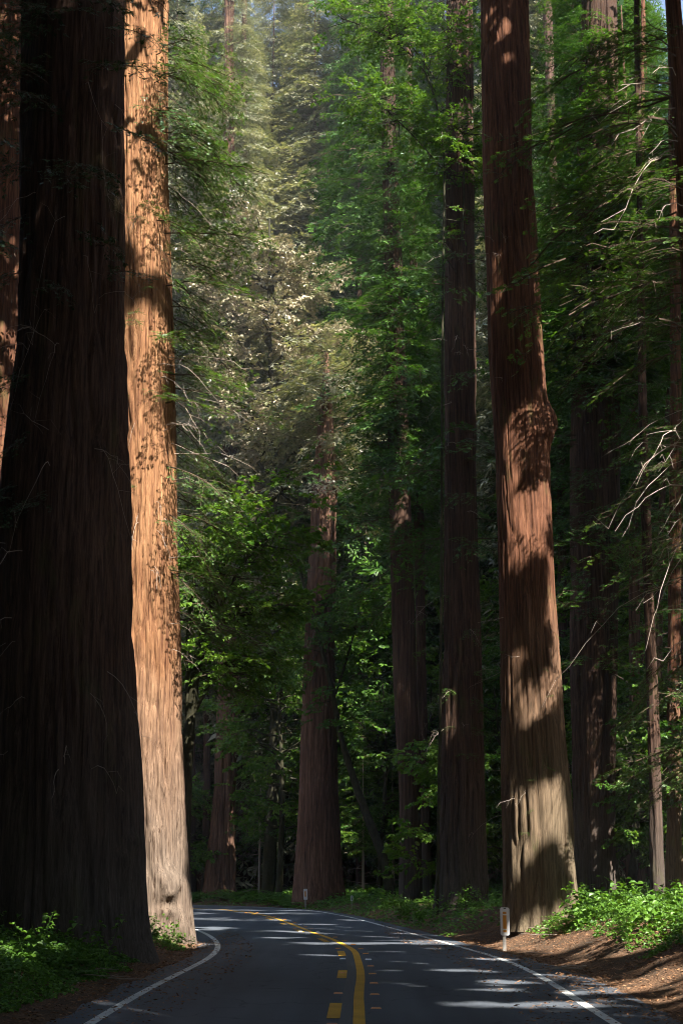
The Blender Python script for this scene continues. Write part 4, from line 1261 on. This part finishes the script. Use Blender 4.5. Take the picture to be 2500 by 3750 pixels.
for k, p_ in enumerate(scatter(9, (3.9, 7.5), (24, 38), .9, 2.8) + scatter(7, (-6.5, -3.6), (19, 31), .6, 1.8)):
    s = Soup()
    ln = rng.uniform(.4, 1.3); a = rng.uniform(0, 6.28)
    q = np.linspace(0, 1, 6)[:, None]
    P = q * ln * np.array([math.cos(a), math.sin(a), 0]) + np.cumsum(rng.normal(0, .03, (6, 3)), 0) * np.array([1, 1, .4])
    s.add(*tube(P, np.linspace(.012, .005, 6), 5))
    s.add(*tube(np.stack([P[3], P[3] + np.array([.12, .1, .03])]), [.006, .003], 4))
    o = link('fallen_twig', s.mesh('fallen_twig', [M['dead_twig']], True), None, (p_[0], p_[1], max(0, gz(*p_)) + .025))
    tag(o, 'pale fallen twig lying on the needle litter', 'twig', 'fallen twigs on the shoulders')

# ------------------------------------------------------------------ delineators
M['plate'] = plain_mat('plate', (.6, .6, .6), .45, .4, .12, 14)
M['amber'] = plain_mat('amber', (.50, .20, .008), .4, .5, .12, 60)
M['post'] = plain_mat('post', (.30, .28, .25), .7, .3, .3, 20)
M['ink'] = plain_mat('ink', (.03, .035, .03), .6, .3)
def slab(w, h, t, c=0.0):
    """upright plate in the xz plane, bottom at z=0, corners cut by c; front at -t/2"""
    import bmesh
    bm = bmesh.new()
    pts = [(-w / 2 + c, 0), (w / 2 - c, 0), (w / 2, c), (w / 2, h - c), (w / 2 - c, h), (-w / 2 + c, h), (-w / 2, h - c), (-w / 2, c)] if c else [(-w / 2, 0), (w / 2, 0), (w / 2, h), (-w / 2, h)]
    f = bm.faces.new([bm.verts.new((x, -t / 2, z)) for x, z in pts])
    r = bmesh.ops.extrude_face_region(bm, geom=[f])
    bmesh.ops.translate(bm, vec=(0, t, 0), verts=[g for g in r['geom'] if isinstance(g, bmesh.types.BMVert)])
    bmesh.ops.recalc_face_normals(bm, faces=bm.faces)
    me = bpy.data.meshes.new('slab'); bm.to_mesh(me); bm.free()
    return me
def piece(name, me, mat, parent, loc):
    me.materials.append(M[mat]); me.name = name
    return link(name, me, parent, loc)
def delineator(px, py0, py1, Y, wpx, label, strips, ink=(), lean=0.0):
    lo, hi = at(px, py1, Y), at(px, py0, Y)
    w = wpx / FPX * Y * 1.05; h = hi[2] - lo[2]
    g = gz(lo[0], Y)
    root = thing('delineator', (lo[0], Y, g), label, 'road marker', )
    root.rotation_euler = (rad(-3), lean, rad(4))
    zb = lo[2] - g
    piece('post', slab(w * .36, zb + h * .5 + .4, .03), 'post', root, (-w * .08, .03, -.4))
    pl = piece('plate', slab(w, h, .008, w * .14), 'plate', root, (0, 0, zb))
    for (u0, u1, uw) in strips:
        piece('reflector', slab(w * uw, (u1 - u0) * h, .006), 'amber', pl, (-w * .03, -.006, u0 * h))
    for (u0, u1, uw, ux) in ink:
        piece('mark', slab(w * uw, (u1 - u0) * h, .004), 'ink', pl, (w * ux, -.006, u0 * h))
    return root
delineator(1848, 3323, 3426, 37.4, 31, 'white delineator plate with an orange reflector bar beside the red-brown redwood', [(.115, .195, .38), (.24, .72, .38), (.765, .845, .38)], [(.945, .975, .28, 0)], lean=.02)
delineator(1120, 3255, 3295, 86, 13.5, 'distant white delineator with an orange bar at the foot of the broad redwood', [(.28, .78, .34)], lean=-.03)
delineator(1288, 3280, 3299, 80, 7.5, 'small white marker post with black marks on the grassy outer bend', [], [(.12, .3, .4, 0), (.36, .52, .4, .02), (.58, .7, .36, -.02), (.76, .88, .4, 0)])

# ------------------------------------------------------------------ the air under the trees
def haze_box(lo, hi, density):
    m, nt, out = new_mat('haze')
    v = N(nt, 'ShaderNodeVolumePrincipled')
    v.inputs['Color'].default_value = (.93, .96, 1.0, 1)
    v.inputs['Density'].default_value = density
    v.inputs['Anisotropy'].default_value = .2
    nt.links.new(v.outputs[0], out.inputs['Volume'])
    (a, b_, c), (d, e, f) = lo, hi
    V = [(a, b_, c), (d, b_, c), (d, e, c), (a, e, c), (a, b_, f), (d, b_, f), (d, e, f), (a, e, f)]
    Q = [(0, 3, 2, 1), (4, 5, 6, 7), (0, 1, 5, 4), (1, 2, 6, 5), (2, 3, 7, 6), (3, 0, 4, 7)]
    tag(link('haze', quad_mesh('haze', V, Q, [m])), 'thin pale haze hanging in the air under the trees', 'haze', kind='stuff')
haze_box((-1300, -1300, -2.5), (1300, 1700, 230), .00032)
print('done', NTRI[0], len(bpy.data.objects), round(time.time() - T0, 1))
